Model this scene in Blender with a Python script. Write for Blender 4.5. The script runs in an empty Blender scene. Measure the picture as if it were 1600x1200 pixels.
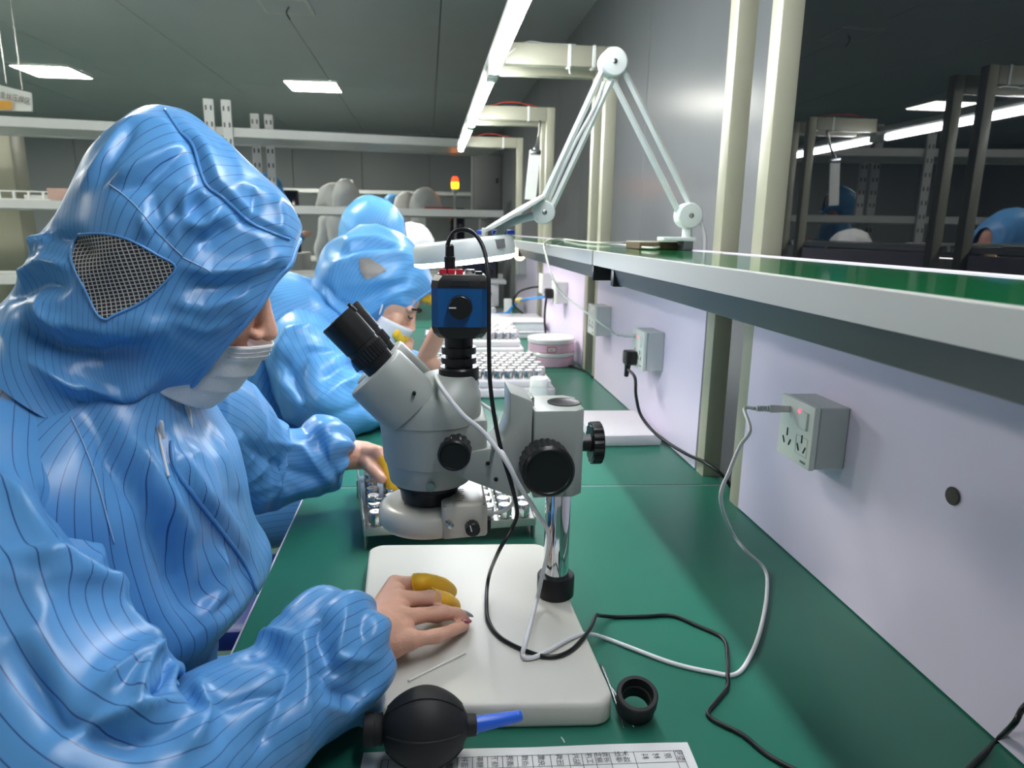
import bpy, bmesh, math, random
import numpy as np
from mathutils import Vector, Matrix, Euler
from mathutils import noise as mnoise

# ---------------------------------------------------------------- camera
scene = bpy.context.scene
FPX = 1080.0                    # focal length in pixels of a 1600 x 1200 frame
CAM = Vector((0.0, 0.0, 1.23))  # seated eye height, bench top is at z = 0.75
PITCH, YAW, ROLL = math.radians(12.586), math.radians(6.975), math.radians(0.8)
_f = Vector((math.sin(YAW)*math.cos(PITCH), math.cos(YAW)*math.cos(PITCH), -math.sin(PITCH)))
_r = Vector((math.cos(YAW), -math.sin(YAW), 0))
_u = _r.cross(_f)
_r2 = _r*math.cos(ROLL) + _u*math.sin(ROLL)
_u2 = _u*math.cos(ROLL) - _r*math.sin(ROLL)
cd = bpy.data.cameras.new('camera')
cam = bpy.data.objects.new('camera', cd)
scene.collection.objects.link(cam)
cam.matrix_world = Matrix(((_r2.x, _u2.x, -_f.x, CAM.x), (_r2.y, _u2.y, -_f.y, CAM.y), (_r2.z, _u2.z, -_f.z, CAM.z), (0, 0, 0, 1)))
cd.sensor_width = 36.0
cd.lens = FPX/1600*36.0
cd.clip_start = 0.02
cd.dof.use_dof = True
cd.dof.focus_distance = 0.82
cd.dof.aperture_fstop = 9.0
scene.camera = cam

# ---------------------------------------------------------------- world and exposure
world = bpy.data.worlds.new('world'); scene.world = world; world.use_nodes = True
bg = world.node_tree.nodes['Background']
bg.inputs[0].default_value = (0.86, 0.93, 1.0, 1); bg.inputs[1].default_value = 0.11
scene.view_settings.view_transform = 'Standard'
scene.view_settings.look = 'None'
scene.view_settings.gamma = 1.0
scene.view_settings.use_curve_mapping = False
scene.view_settings.exposure = 1.38
TUBE_EMIT = 26.0      # the bench tubes
PANEL_EMIT = 23.0      # the ceiling panels, those in view and those added out of view

# ---------------------------------------------------------------- helpers
COL = scene.collection
def ray(x, y): return _r2*((x-800)/FPX) - _u2*((y-600)/FPX) + _f
def onZ(x, y, z): d = ray(x, y); return CAM + d*((z-CAM.z)/d.z)
def onX(x, y, X): d = ray(x, y); return CAM + d*((X-CAM.x)/d.x)
def onY(x, y, Y): d = ray(x, y); return CAM + d*((Y-CAM.y)/d.y)

def srgb(r, g, b):
    def f(c):
        c /= 255.0
        return c/12.92 if c <= 0.04045 else ((c+0.055)/1.055)**2.4
    return (f(r), f(g), f(b), 1.0)

MATS = {}
def mat(name, col, rough=0.5, metal=0.0, spec=0.5, var=0.06, vscale=30.0, bump=0.0, bscale=200.0, emit=None, estr=0.0,
        coat=0.0, aniso=0.0, sheen=0.0, sub=0.0, stretch=None, trans=0.0, ior=1.45, alpha=1.0):
    if name in MATS: return MATS[name]
    m = bpy.data.materials.new(name); m.use_nodes = True
    nt = m.node_tree; N = nt.nodes; L = nt.links
    b = N['Principled BSDF']
    c = srgb(*col)
    b.inputs['Roughness'].default_value = rough
    b.inputs['Metallic'].default_value = metal
    b.inputs['Specular IOR Level'].default_value = spec
    b.inputs['IOR'].default_value = ior
    b.inputs['Coat Weight'].default_value = coat
    b.inputs['Sheen Weight'].default_value = sheen
    b.inputs['Subsurface Weight'].default_value = sub
    b.inputs['Transmission Weight'].default_value = trans
    b.inputs['Alpha'].default_value = alpha
    if sub: b.inputs['Subsurface Radius'].default_value = (0.01, 0.004, 0.002)
    tc = N.new('ShaderNodeTexCoord')
    mp = N.new('ShaderNodeMapping'); L.new(tc.outputs['Object'], mp.inputs['Vector'])
    if stretch: mp.inputs['Scale'].default_value = stretch
    nz = N.new('ShaderNodeTexNoise'); nz.inputs['Scale'].default_value = vscale; nz.inputs['Detail'].default_value = 4
    L.new(mp.outputs[0], nz.inputs['Vector'])
    mx = N.new('ShaderNodeMix'); mx.data_type = 'RGBA'
    mx.inputs[6].default_value = (c[0]*(1-var), c[1]*(1-var), c[2]*(1-var), 1)
    mx.inputs[7].default_value = (min(1, c[0]*(1+var)), min(1, c[1]*(1+var)), min(1, c[2]*(1+var)), 1)
    L.new(nz.outputs['Fac'], mx.inputs[0])
    L.new(mx.outputs[2], b.inputs['Base Color'])
    if bump:
        n2 = N.new('ShaderNodeTexNoise'); n2.inputs['Scale'].default_value = bscale; n2.inputs['Detail'].default_value = 2
        L.new(mp.outputs[0], n2.inputs['Vector'])
        bp = N.new('ShaderNodeBump'); bp.inputs['Strength'].default_value = bump; bp.inputs['Distance'].default_value = 0.002
        L.new(n2.outputs['Fac'], bp.inputs['Height']); L.new(bp.outputs[0], b.inputs['Normal'])
    if emit:
        e = srgb(*emit); b.inputs['Emission Color'].default_value = e; b.inputs['Emission Strength'].default_value = estr
    MATS[name] = m
    return m

class MB:
    """collects shapes; build() links them as one mesh object"""
    def __init__(s): s.bm = bmesh.new()
    def _faces(s, rings, cap0=True, cap1=True, closed=True):
        bm = s.bm; R = [[bm.verts.new(p) for p in r] for r in rings]; n = len(R[0])
        for a, b in zip(R[:-1], R[1:]):
            for i in range(n if closed else n-1):
                j = (i+1) % n
                try: bm.faces.new((a[i], a[j], b[j], b[i]))
                except ValueError: pass
        if cap0 and n > 2: bm.faces.new(list(reversed(R[0])))
        if cap1 and n > 2: bm.faces.new(R[-1])
        return s
    def loft(s, rings, cap0=True, cap1=True, closed=True): return s._faces(rings, cap0, cap1, closed)
    def box(s, c, size, rot=None, bevel=0.0, seg=2):
        t = bmesh.new()
        bmesh.ops.create_cube(t, size=1.0)
        for v in t.verts: v.co = Vector((v.co.x*size[0], v.co.y*size[1], v.co.z*size[2]))
        if bevel > 0: bmesh.ops.bevel(t, geom=t.edges[:], offset=bevel, segments=seg, affect='EDGES', profile=0.5)
        M = Matrix.Translation(Vector(c)) @ (rot.to_4x4() if rot is not None else Matrix.Identity(4))
        bmesh.ops.transform(t, matrix=M, verts=t.verts[:])
        s.merge(t); return s
    def merge(s, t):
        me = bpy.data.meshes.new('t'); t.to_mesh(me); t.free(); s.bm.from_mesh(me); bpy.data.meshes.remove(me)
    def box2(s, a, b, bevel=0.0, seg=2):
        a, b = Vector(a), Vector(b)
        return s.box((a+b)/2, (abs(b.x-a.x), abs(b.y-a.y), abs(b.z-a.z)), None, bevel, seg)
    def prism(s, poly, d0, d1, axis='Z', bevel=0.0, seg=2):
        """poly: 2D points; extruded along axis from d0 to d1 (axis X: (y,z), Y: (x,z), Z: (x,y))"""
        def p3(p, d):
            return Vector((d, p[0], p[1])) if axis == 'X' else Vector((p[0], d, p[1])) if axis == 'Y' else Vector((p[0], p[1], d))
        t = bmesh.new()
        A = [t.verts.new(p3(p, d0)) for p in poly]; B = [t.verts.new(p3(p, d1)) for p in poly]
        t.faces.new(A); t.faces.new(list(reversed(B))); n = len(poly)
        for i in range(n): t.faces.new((A[(i+1) % n], A[i], B[i], B[(i+1) % n]))
        bmesh.ops.recalc_face_normals(t, faces=t.faces[:])
        if bevel > 0: bmesh.ops.bevel(t, geom=t.edges[:], offset=bevel, segments=seg, affect='EDGES', profile=0.5)
        s.merge(t); return s
    def lathe(s, prof, o, axis, n=40, ref=None, rib=None, caps=True):
        """prof: list of (distance along axis, radius); rib: (count, depth, i0, i1) flutes"""
        o = Vector(o); ax = Vector(axis).normalized()
        a = (Vector(ref) if ref else (Vector((0, 0, 1)) if abs(ax.z) < 0.9 else Vector((1, 0, 0))))
        a = (a - ax*a.dot(ax)).normalized(); b = ax.cross(a)
        rings = []
        for k, (d, r) in enumerate(prof):
            ring = []
            for i in range(n):
                t = 2*math.pi*i/n; rr = max(r, 1e-5)
                if rib and rib[2] <= k <= rib[3]: rr -= rib[1]*(0.5+0.5*math.cos(rib[0]*t))**2
                ring.append(o + ax*d + (a*math.cos(t) + b*math.sin(t))*rr)
            rings.append(ring)
        return s.loft(rings, caps, caps)
    def cyl(s, p0, p1, r0, r1=None, n=24):
        p0, p1 = Vector(p0), Vector(p1); L = (p1-p0).length
        return s.lathe([(0, r0), (L, r0 if r1 is None else r1)], p0, p1-p0, n)
    def bcyl(s, p0, p1, r, bv=0.002, n=32):
        p0, p1 = Vector(p0), Vector(p1); L = (p1-p0).length
        return s.lathe([(0, r-bv), (bv*0.3, r-bv*0.3), (bv, r), (L-bv, r), (L-bv*0.3, r-bv*0.3), (L, r-bv)], p0, p1-p0, n)
    def tube(s, pts, r, n=10, sub=8, flat=None, taper=None):
        P = catmull([Vector(p) for p in pts], sub) if sub > 1 else [Vector(p) for p in pts]
        rings = []; up = None
        for i, p in enumerate(P):
            t = (P[min(i+1, len(P)-1)] - P[max(i-1, 0)])
            if t.length < 1e-9: t = Vector((0, 0, 1))
            t.normalize()
            if up is None:
                up = Vector((0, 0, 1)) if abs(t.z) < 0.9 else Vector((1, 0, 0))
            up = (up - t*up.dot(t)).normalized(); sd = t.cross(up)
            rr = r if taper is None else taper(i/(len(P)-1))
            fx = flat if flat else 1.0
            rings.append([p + up*(math.cos(2*math.pi*k/n)*rr*fx) + sd*(math.sin(2*math.pi*k/n)*rr) for k in range(n)])
        return s.loft(rings)
    def sphere(s, c, r, n=20, m=12, sc=(1, 1, 1), rot=None):
        c = Vector(c); rings = []
        for j in range(m+1):
            th = math.pi*j/m
            ring = []
            for i in range(n):
                ph = 2*math.pi*i/n
                v = Vector((math.sin(th)*math.cos(ph)*sc[0], math.sin(th)*math.sin(ph)*sc[1], math.cos(th)*sc[2]))*r
                if j in (0, m): v = v + Vector((math.cos(ph), math.sin(ph), 0))*1e-5
                if rot is not None: v = rot @ v
                ring.append(c+v)
            rings.append(ring)
        return s.loft(rings)
    def quad(s, a, b, c, d):
        s.bm.faces.new([s.bm.verts.new(Vector(p)) for p in (a, b, c, d)]); return s
    def build(s, name, m, parent=None, smooth=38, recalc=True):
        me = bpy.data.meshes.new(name)
        bmesh.ops.remove_doubles(s.bm, verts=s.bm.verts[:], dist=1e-7)
        if recalc: bmesh.ops.recalc_face_normals(s.bm, faces=s.bm.faces[:])
        s.bm.to_mesh(me); s.bm.free()
        if smooth:
            me.shade_smooth()
            if smooth < 180: me.set_sharp_from_angle(angle=math.radians(smooth))
        if m is not None: me.materials.append(m)
        return link(name, me, parent)

def link(name, me, parent=None):
    o = bpy.data.objects.new(name, me); COL.objects.link(o)
    if parent is not None:
        o.parent = parent
        o.matrix_parent_inverse = WORLD[parent.name].inverted() if parent.name in WORLD else Matrix.Identity(4)
    return o
WORLD = {}
def thing(name, label, cat, loc=(0, 0, 0), group=None, kind=None):
    o = bpy.data.objects.new(name, None); COL.objects.link(o)
    o.location = loc; o.empty_display_size = 0.05
    WORLD[o.name] = Matrix.Translation(Vector(loc))     # parts are drawn in world space
    return tag(o, label, cat, group, kind)
def tag(o, label=None, cat=None, group=None, kind=None):
    if label: o['label'] = label
    if cat: o['category'] = cat
    if group: o['group'] = group
    if kind: o['kind'] = kind
    return o
def dup(root, delta, label=None, group=None):
    r = root.copy(); COL.objects.link(r); r.location = Vector(root.location) + Vector(delta)
    if label: r['label'] = label
    if group: r['group'] = group
    for ch in list(root.children):
        c = ch.copy(); COL.objects.link(c); c.parent = r
        for g in list(ch.children):
            d = g.copy(); COL.objects.link(d); d.parent = c
    return r
def catmull(P, sub):
    out = []; n = len(P)
    for i in range(n-1):
        p0, p1, p2, p3 = P[max(i-1, 0)], P[i], P[i+1], P[min(i+2, n-1)]
        for k in range(sub):
            t = k/sub
            out.append(0.5*((2*p1) + (p2-p0)*t + (2*p0-5*p1+4*p2-p3)*t*t + (3*p1-p0-3*p2+p3)*t*t*t))
    out.append(P[-1]); return out
def rotz(a): return Matrix.Rotation(a, 3, 'Z')
def text_obj(name, body, size, M, m, parent=None, align='CENTER', extrude=0.0002):
    cu = bpy.data.curves.new(name, 'FONT'); cu.body = body; cu.size = size; cu.align_x = align; cu.align_y = 'CENTER'
    cu.extrude = extrude
    t = bpy.data.objects.new(name, cu); COL.objects.link(t)
    dg = bpy.context.evaluated_depsgraph_get()
    me = bpy.data.meshes.new_from_object(t.evaluated_get(dg))
    bpy.data.objects.remove(t)
    me.transform(M)
    me.materials.clear(); me.materials.append(m)
    return link(name, me, parent)
def frame(o, xdir, ydir):
    x = Vector(xdir).normalized(); y = Vector(ydir); y = (y - x*y.dot(x)).normalized(); z = x.cross(y)
    return Matrix(((x.x, y.x, z.x, o[0]), (x.y, y.y, z.y, o[1]), (x.z, y.z, z.z, o[2]), (0, 0, 0, 1)))

# ---------------------------------------------------------------- the room
M_floor = mat('floor_epoxy', (66, 92, 86), 0.35, var=0.1, vscale=4)
M_ceil = mat('ceiling_panel', (205, 212, 212), 0.32, spec=0.4, var=0.05, vscale=3)
M_wall = mat('wall_panel', (142, 146, 150), 0.22, spec=0.5, var=0.03, vscale=5, stretch=(1, 1, 0.1))
M_wallfar = mat('wall_far_panel', (158, 164, 166), 0.35, var=0.05, vscale=2)
M_joint = mat('panel_joint', (120, 125, 128), 0.6)
M_glass = mat('window_glass_dark', (12, 15, 21), 0.012, spec=0.8, ior=1.68, var=0.02)
M_alu = mat('aluminium', (176, 178, 176), 0.42, metal=0.6, var=0.05, vscale=60, stretch=(1, 0.05, 1))
M_cream = mat('cream_powder_coat', (164, 164, 144), 0.38, spec=0.5, var=0.03)
M_white = mat('white_plastic', (222, 226, 222), 0.35, var=0.02)
M_black = mat('black_plastic', (20, 21, 23), 0.35, var=0.1)
M_rubber = mat('black_rubber', (26, 27, 29), 0.62, var=0.12, vscale=80)
M_green = mat('green_bench_mat', (44, 112, 94), 0.32, spec=0.4, var=0.05, vscale=14, bump=0.04, bscale=900)
M_lilac = mat('white_laminate_panel', (226, 216, 236), 0.4, spec=0.35, var=0.015, vscale=3)
M_chrome = mat('chrome', (225, 228, 230), 0.06, metal=1.0, var=0.02)
M_steel = mat('steel', (190, 192, 192), 0.25, metal=1.0, var=0.08)
M_tube = mat('lit_tube', (255, 255, 255), 0.5, emit=(250, 250, 255), estr=TUBE_EMIT)
M_panel = mat('lit_panel', (255, 255, 255), 0.5, emit=(255, 252, 240), estr=PANEL_EMIT)
M_rail = mat('white_rack_steel', (196, 200, 198), 0.35, var=0.04)

CEIL = 2.8
XW = 1.19          # the partition wall with the window
FARY = 12.6
fl = MB().box2((-8, -3, -0.06), (2.2, FARY, 0.0)).build('floor', M_floor); tag(fl, kind='structure')
cl = MB().box2((-8, -3, CEIL+0.03), (2.2, FARY, CEIL+0.08)).build('ceiling', M_joint); tag(cl, kind='structure')
cp = None
for i in range(9):
    for j in range(4):
        x0 = -8+i*1.16; y0 = -3+j*3.9
        x1 = min(x0+1.152, 2.2)
        if x1-x0 < 0.1: continue
        if cp is None or x1 == 2.2:
            p = MB().box2((0, 0, CEIL), (x1-x0, 3.892, CEIL+0.035)).build('ceiling_panel', M_ceil, cl)
            if cp is None: cp = p
        else:
            p = cp.copy(); COL.objects.link(p)
        p.location = (x0, y0, 0)
wf = MB().box2((-8, FARY+0.03, 0), (2.2, FARY+0.1, CEIL)).build('wall_back', M_joint); tag(wf, kind='structure')
pp = None
for i in range(9):
    p = MB().box2((0, FARY, 0), (1.14, FARY+0.035, CEIL)).build('wall_panel', M_wallfar, wf) if pp is None else pp.copy()
    if pp is None: pp = p
    else: COL.objects.link(p)
    p.location = (-8+i*1.15, 0, 0)
wl = MB().box2((-8.1, -3, 0), (-8, FARY, CEIL)).build('wall_left', M_wallfar); tag(wl, kind='structure')
# right partition: bottom sill, solid part behind the far benches, window beside us
WY0, WY1, WZ0, WZ1 = -2.2, 2.46, 0.86, 2.35
wr = thing('wall_right', None, None, (XW, 0, 0), kind='structure')
MB().box2((XW+0.03, -3, 0), (XW+0.09, FARY, CEIL)).build('wall_core', M_joint, wr)
ys = sorted([2.46, onX(1008, 200, XW).y, onX(903, 300, XW).y, 6.5, 7.65, 8.8, 9.95, 11.1, FARY])
for a, b in zip(ys[:-1], ys[1:]):
    MB().box2((XW, a+0.004, 0), (XW+0.035, b-0.004, CEIL), 0.002, 1).build('wall_panel', M_wall, wr)
MB().box2((XW, -3, 0), (XW+0.035, 2.456, WZ0-0.03)).build('wall_panel', M_wall, wr)
MB().box2((XW, -3, WZ1+0.03), (XW+0.035, 2.456, CEIL)).build('wall_panel', M_wall, wr)
w1 = thing('window_1', None, None, (XW, 0, WZ0), kind='structure')
MB().box2((XW+0.004, WY0, WZ0), (XW+0.029, WY1-0.03, WZ1)).build('pane', M_glass, w1)
fr = MB()
fr.box2((XW-0.006, WY0, WZ0-0.035), (XW+0.03, WY1, WZ0), 0.002); fr.box2((XW-0.006, WY0, WZ1), (XW+0.03, WY1, WZ1+0.035), 0.002)
fr.box2((XW-0.006, WY1-0.035, WZ0), (XW+0.03, WY1, WZ1), 0.002)
fr.build('window_frame', M_alu, w1)

# ceiling lights
def ceiling_light(x, y, label, lit=True, sz=0.6):
    t = thing('ceiling_light' if lit else 'ceiling_vent', label, 'light' if lit else 'vent', (x, y, CEIL), 'ceiling panel lights' if lit else None)
    f = MB()
    for s in (-1, 1):
        f.box2((x-sz/2, y+s*(sz/2-0.012)-0.012, CEIL-0.014), (x+sz/2, y+s*(sz/2-0.012)+0.012, CEIL-0.001))
        f.box2((x+s*(sz/2-0.012)-0.012, y-sz/2+0.024, CEIL-0.014), (x+s*(sz/2-0.012)+0.012, y+sz/2-0.024, CEIL-0.001))
    f.build('frame', M_white, t)
    MB().box2((x-sz/2+0.024, y-sz/2+0.024, CEIL-0.011), (x+sz/2-0.024, y+sz/2-0.024, CEIL-0.001)).build('diffuser', M_panel if lit else M_ceil, t)
    return t
p = onZ(82, 111, CEIL); ceiling_light(p.x, p.y, 'lit square ceiling panel light above the hanging sign')
p = onZ(490, 134, CEIL); ceiling_light(p.x, p.y, 'lit square ceiling panel light in the middle of the dark ceiling')
p = onZ(447, 8, CEIL); v = ceiling_light(p.x, p.y, 'unlit pale square vent in the ceiling at the top edge', False, 0.36)
MB().tube([p+Vector((0.02, 0, -0.01)), p+Vector((0.0, 0.0, -0.05)), p+Vector((0.02, 0.02, -0.09))], 0.004, 6).build('hanging_wire', M_black, v)

# ---------------------------------------------------------------- benches
PX0, PX1 = 0.544, 0.581      # posts and back panels
SH_Z = 1.194                 # shelf top
ARM_Z = 1.772
def arm_frame(bench, ya, yb, arm=True):
    """a square post with a mitred arm reaching over the bench"""
    MB().box2((PX0, ya, 0.02), (PX1, yb, ARM_Z), 0.003).build('post', M_cream, bench)
    MB().box2((PX0-0.002, ya-0.002, 0), (PX1+0.002, yb+0.002, 0.02), 0.003).build('foot', M_black, bench)
    if arm:
        MB().box2((0.236, ya, ARM_Z-0.06), (PX0-0.001, yb, ARM_Z), 0.003).build('light_arm', M_cream, bench)
def bench(idx, y0l, y0r, y1l, y1r, pa, pb, label):
    t = thing('workbench', label, 'workbench', (0.2, (y0l+y1l)/2, 0), 'green topped workbenches in a row')
    XL = -0.232
    MB().prism([(XL, y0l), (PX1, y0r), (PX1, y1r), (XL, y1l)], 0.722, 0.7485, 'Z').build('bench_top', M_lilac, t)
    MB().prism([(XL+0.003, y0l+0.0015), (PX1, y0r+0.0015), (PX1, y1r-0.0015), (XL+0.003, y1l-0.0015)], 0.7485, 0.75, 'Z').build('green_mat', M_green, t)
    for yy in (y0r+0.08, y1r-0.08):
        for xx in (XL+0.09, PX1-0.06):
            MB().box2((xx-0.02, yy-0.02, 0.0), (xx+0.02, yy+0.02, 0.722), 0.003).build('leg', M_cream, t)
    for a in (pa, pb):
        if a is not None: arm_frame(t, a, a+0.0375)
    ya, yb = (pa+0.0375 if pa is not None else y0r+0.05), pb
    MB().box2((PX0-0.001, ya+0.002, 0.7515), (PX0+0.012, yb-0.002, 1.165), 0.001, 1).build('back_panel', M_lilac, t)
    # shelf with its mat, aluminium lip and white rear strip
    s0, s1 = y0r+0.006, y1r-0.002
    sh = MB().box2((0.294, s0, SH_Z-0.022), (0.54, s1, SH_Z-0.002)).build('shelf', M_white, t)
    MB().box2((0.297, s0, SH_Z-0.002), (0.527, s1, SH_Z)).build('shelf_mat', M_shelf, sh)
    MB().box2((0.527, s0, SH_Z-0.006), (0.5425, s1, SH_Z+0.0015), 0.0008, 1).build('rear_strip', M_lilac, sh)
    MB().prism([(0.289, SH_Z-0.023), (0.289, SH_Z+0.0012), (0.291, SH_Z+0.002), (0.2965, SH_Z+0.002), (0.2965, SH_Z-0.023)], s0, s1, 'Y').build('edge_strip', M_lip, sh)
    return t
M_lip = mat('satin_aluminium', (186, 188, 184), 0.45, metal=0.3, var=0.03, vscale=60, stretch=(1, 0.05, 1))
M_shelf = mat('green_shelf_mat', (10, 112, 62), 0.06, spec=0.5, var=0.04, vscale=10)
BY = [(-0.62, -0.62), (1.266, 1.214), (2.36, 2.31), (3.44, 3.40), (4.5, 4.46)]
POSTS = [(0.02, 1.101), (1.264, 2.2), (2.345, 3.28), (3.435, 4.36)]
BL = ['near green workbench carrying the microscope', 'second green workbench carrying the white trays and pink tub',
      'third green workbench behind the trays', 'farthest green workbench at the end of the row']
benches = []
for k in range(4):
    (a, b), (c, d) = BY[k], BY[k+1]
    benches.append(bench(k, a+0.0015, b+0.0015, c-0.0015, d-0.0015, POSTS[k][0], POSTS[k][1], BL[k]))
# cable ties and wire on the first visible light arm
tb = benches[1]
for xx in (0.43, 0.505):
    MB().box((xx, 2.2186, ARM_Z-0.03), (0.012, 0.041, 0.064), None, 0.002, 1).build('cable_tie', M_white, tb)
MB().tube([(0.43, 2.196, ARM_Z-0.064), (0.428, 2.19, ARM_Z-0.075), (0.43, 2.186, ARM_Z-0.085)], 0.003, 6, 4).build('tie_end', M_white, tb)
MB().tube([(0.215, 2.21, ARM_Z-0.065), (0.25, 2.2, ARM_Z-0.03), (0.3, 2.21, ARM_Z+0.003), (0.36, 2.215, ARM_Z+0.003), (0.45, 2.215, ARM_Z+0.003)], 0.0025, 6).build('lamp_wire', M_white, tb)
for k, yy in ((2, 3.29), (3, 4.37)):
    MB().tube([(0.215, yy, ARM_Z-0.06), (0.26, yy, ARM_Z-0.01), (0.3, yy+0.01, ARM_Z+0.004), (0.38, yy+0.01, ARM_Z+0.02), (0.5, yy+0.015, ARM_Z+0.006)], 0.003, 6).build('lamp_wire', mat('red_wire', (170, 60, 50), 0.5), benches[k])
    MB().box((0.46, yy+0.009, ARM_Z-0.03), (0.011, 0.041, 0.064), None, 0.002, 1).build('cable_tie', M_white, benches[k])

# tube lights slung under the arms
def tube_light(y0, y1, label):
    t = thing('tube_light', label, 'light', (0.2, (y0+y1)/2, 1.705), 'bench tube lights')
    MB().prism([(0.178, 1.712), (0.186, 1.7), (0.214, 1.7), (0.222, 1.712), (0.215, 1.735), (0.185, 1.735)], y0, y1, 'Y', 0.001, 1).build('housing', M_white, t)
    for e, s in ((y0, 1), (y1, -1)):
        MB().box2((0.184, e, 1.672), (0.216, e+s*0.0545, 1.7), 0.003).build('end_cap', M_white, t)
    MB().lathe([(0, 0.010), (0.004, 0.0135), (y1-y0-0.114, 0.0135), (y1-y0-0.11, 0.010)], (0.2, y0+0.055, 1.684), (0, 1, 0), 16).build('tube', M_tube, t)
    MB().box2((0.2005, y1-0.02, 1.7352), (0.2358, y1+0.02, 1.75), 0.001, 1).build('bracket', M_alu, t)
    return t
tube_light(0.07, 1.12, 'near lit tube light hanging directly over the microscope')
tube_light(1.13, 2.215, 'long lit tube light crossing the top edge of the picture')
tube_light(2.225, 3.3, 'second lit tube light in the row, under the first arm')
tube_light(3.31, 4.3, 'farthest and shortest looking lit tube light in the row')

# under-shelf lamps
M_lamp_face = mat('brushed_lamp_housing', (112, 116, 116), 0.4, metal=0.85, var=0.05, bump=0.12, bscale=700)
def shelf_lamp(y0, y1, label, lit=False):
    t = thing('under_shelf_lamp', label, 'lamp', (0.33, (y0+y1)/2, 1.146), 'lamps under the shelf')
    MB().prism([(0.2935, 1.170), (0.301, 1.1465), (0.304, 1.145), (0.372, 1.145), (0.372, 1.170)], y0+0.012, y1-0.02, 'Y').build('housing', M_lamp_face, t)
    MB().box2((0.2925, y1-0.022, 1.143), (0.374, y1-0.004, 1.1705), 0.002).build('end_cap', M_black, t)
    MB().box2((0.2925, y0, 1.143), (0.374, y0+0.012, 1.1705), 0.002).build('end_cap', M_black, t)
    if lit:
        MB().box2((0.31, y0+0.03, 1.1425), (0.366, y1-0.04, 1.1448)).build('lit_diffuser', mat('lit_diffuser', (255, 255, 255), 0.5, emit=(255, 244, 246), estr=7), t)
        MB().sphere((0.305, y0-0.03, 1.155), 0.026, 16, 10, (0.8, 1, 1)).build('lit_bulb', mat('lit_bulb', (255, 240, 200), 0.5, emit=(255, 226, 170), estr=6), t)
    return t
shelf_lamp(-0.55, 1.105, 'grey under-shelf lamp housing beneath the near shelf')
shelf_lamp(1.222, 2.29, 'grey under-shelf lamp housing beneath the second shelf')
shelf_lamp(2.36, 3.36, 'under-shelf lamp of the third bench with a glowing end', True)
br = thing('shelf_bracket', 'black bracket block with a round hole between two under-shelf lamps', 'bracket', (0.33, 1.16, 1.146))
MB().box2((0.325, 1.1065, 1.147), (0.37, 1.2205, 1.1708), 0.002).build('block', mat('bracket_grey', (46, 50, 52), 0.4), br)
MB().lathe([(0, 0.0005), (0, 0.0085), (0.0012, 0.0085), (0.0012, 0.0065), (0.0004, 0.006), (0.0004, 0.0005)], (0.3252, 1.165, 1.158), (-1, 0, 0), 20).build('hole_rim', M_black, br)
for i, (x, y) in enumerate([(-1.3, 2.8), (-3.9, 2.8), (-3.9, -0.1), (-3.9, 5.7), (-6.5, 5.7), (-6.5, 8.6)]):  # fill panels added out of view to brighten the room and far workers
    ceiling_light(x, y, ['lit square ceiling panel light over the aisle beside the second bench', 'lit square ceiling panel light far left over the aisle',
                         'lit square ceiling panel light behind and left of the camera', 'lit square ceiling panel light left of the hanging sign', 'lit square ceiling panel light by the left wall, nearer row', 'lit square ceiling panel light by the left wall, farther row'][i])

# ---------------------------------------------------------------- stereo microscope
M_sgrey = mat('microscope_grey', (162, 168, 163), 0.34, spec=0.5, var=0.02, bump=0.05, bscale=1500)
M_base = mat('microscope_base_enamel', (208, 207, 198), 0.42, spec=0.5, var=0.02, vscale=8)
M_blue = mat('blue_anodised', (10, 88, 148), 0.32, spec=0.5, var=0.06)
M_ringl = mat('ring_light_plastic', (196, 192, 180), 0.3, spec=0.5, var=0.02)
M_cotton = mat('white_matte', (236, 236, 230), 0.8)
YA = 0.806
BT = 0.7775
POLE = Vector((0.156, 0.79, 0))
scope = thing('stereo_microscope', 'grey stereo microscope with blue camera on a wide cream base plate', 'microscope', (0.05, 0.78, 0.75))
# base plate with rounded corners
def rrect(p, r, n=6):
    """rounded polygon from corner points"""
    out = []; m = len(p)
    for i in range(m):
        a, b, c = Vector(p[i-1]), Vector(p[i]), Vector(p[(i+1) % m])
        d0 = (a-b).normalized(); d1 = (c-b).normalized()
        ang = d0.angle(d1); t = r/math.tan(ang/2); cen = b + (d0+d1).normalized()*(r/math.sin(ang/2))
        s = b+d0*t - cen; e = b+d1*t - cen
        a0 = math.atan2(s.y, s.x); a1 = math.atan2(e.y, e.x)
        while a1-a0 > math.pi: a1 -= 2*math.pi
        while a1-a0 < -math.pi: a1 += 2*math.pi
        for k in range(n+1):
            t_ = a0+(a1-a0)*k/n; out.append((cen.x+r*math.cos(t_), cen.y+r*math.sin(t_)))
    return out
bc = [onZ(551, 1106, BT).to_2d(), onZ(965, 1098, BT).to_2d(), onZ(868, 846, BT).to_2d(), onZ(577, 850, BT).to_2d()]
bc[2] = bc[1] + (bc[3]-bc[0])*1.0
def inset(poly, d):
    c = sum((Vector(p) for p in poly), Vector((0, 0)))/len(poly)
    return [tuple(Vector(p) - (Vector(p)-c).normalized()*d) for p in poly]
rp = rrect(bc, 0.02, 8)
b = MB()
zs = [(0.7502, 0.003), (0.7525, 0.0005), (0.755, 0), (BT-0.006, 0.0), (BT-0.0025, 0.0012), (BT-0.0006, 0.004), (BT, 0.008)]
b.loft([[Vector((x, y, z)) for x, y in inset(rp, d)] for z, d in zs])
base = b.build('base_plate', M_base, scope, 50)
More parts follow.
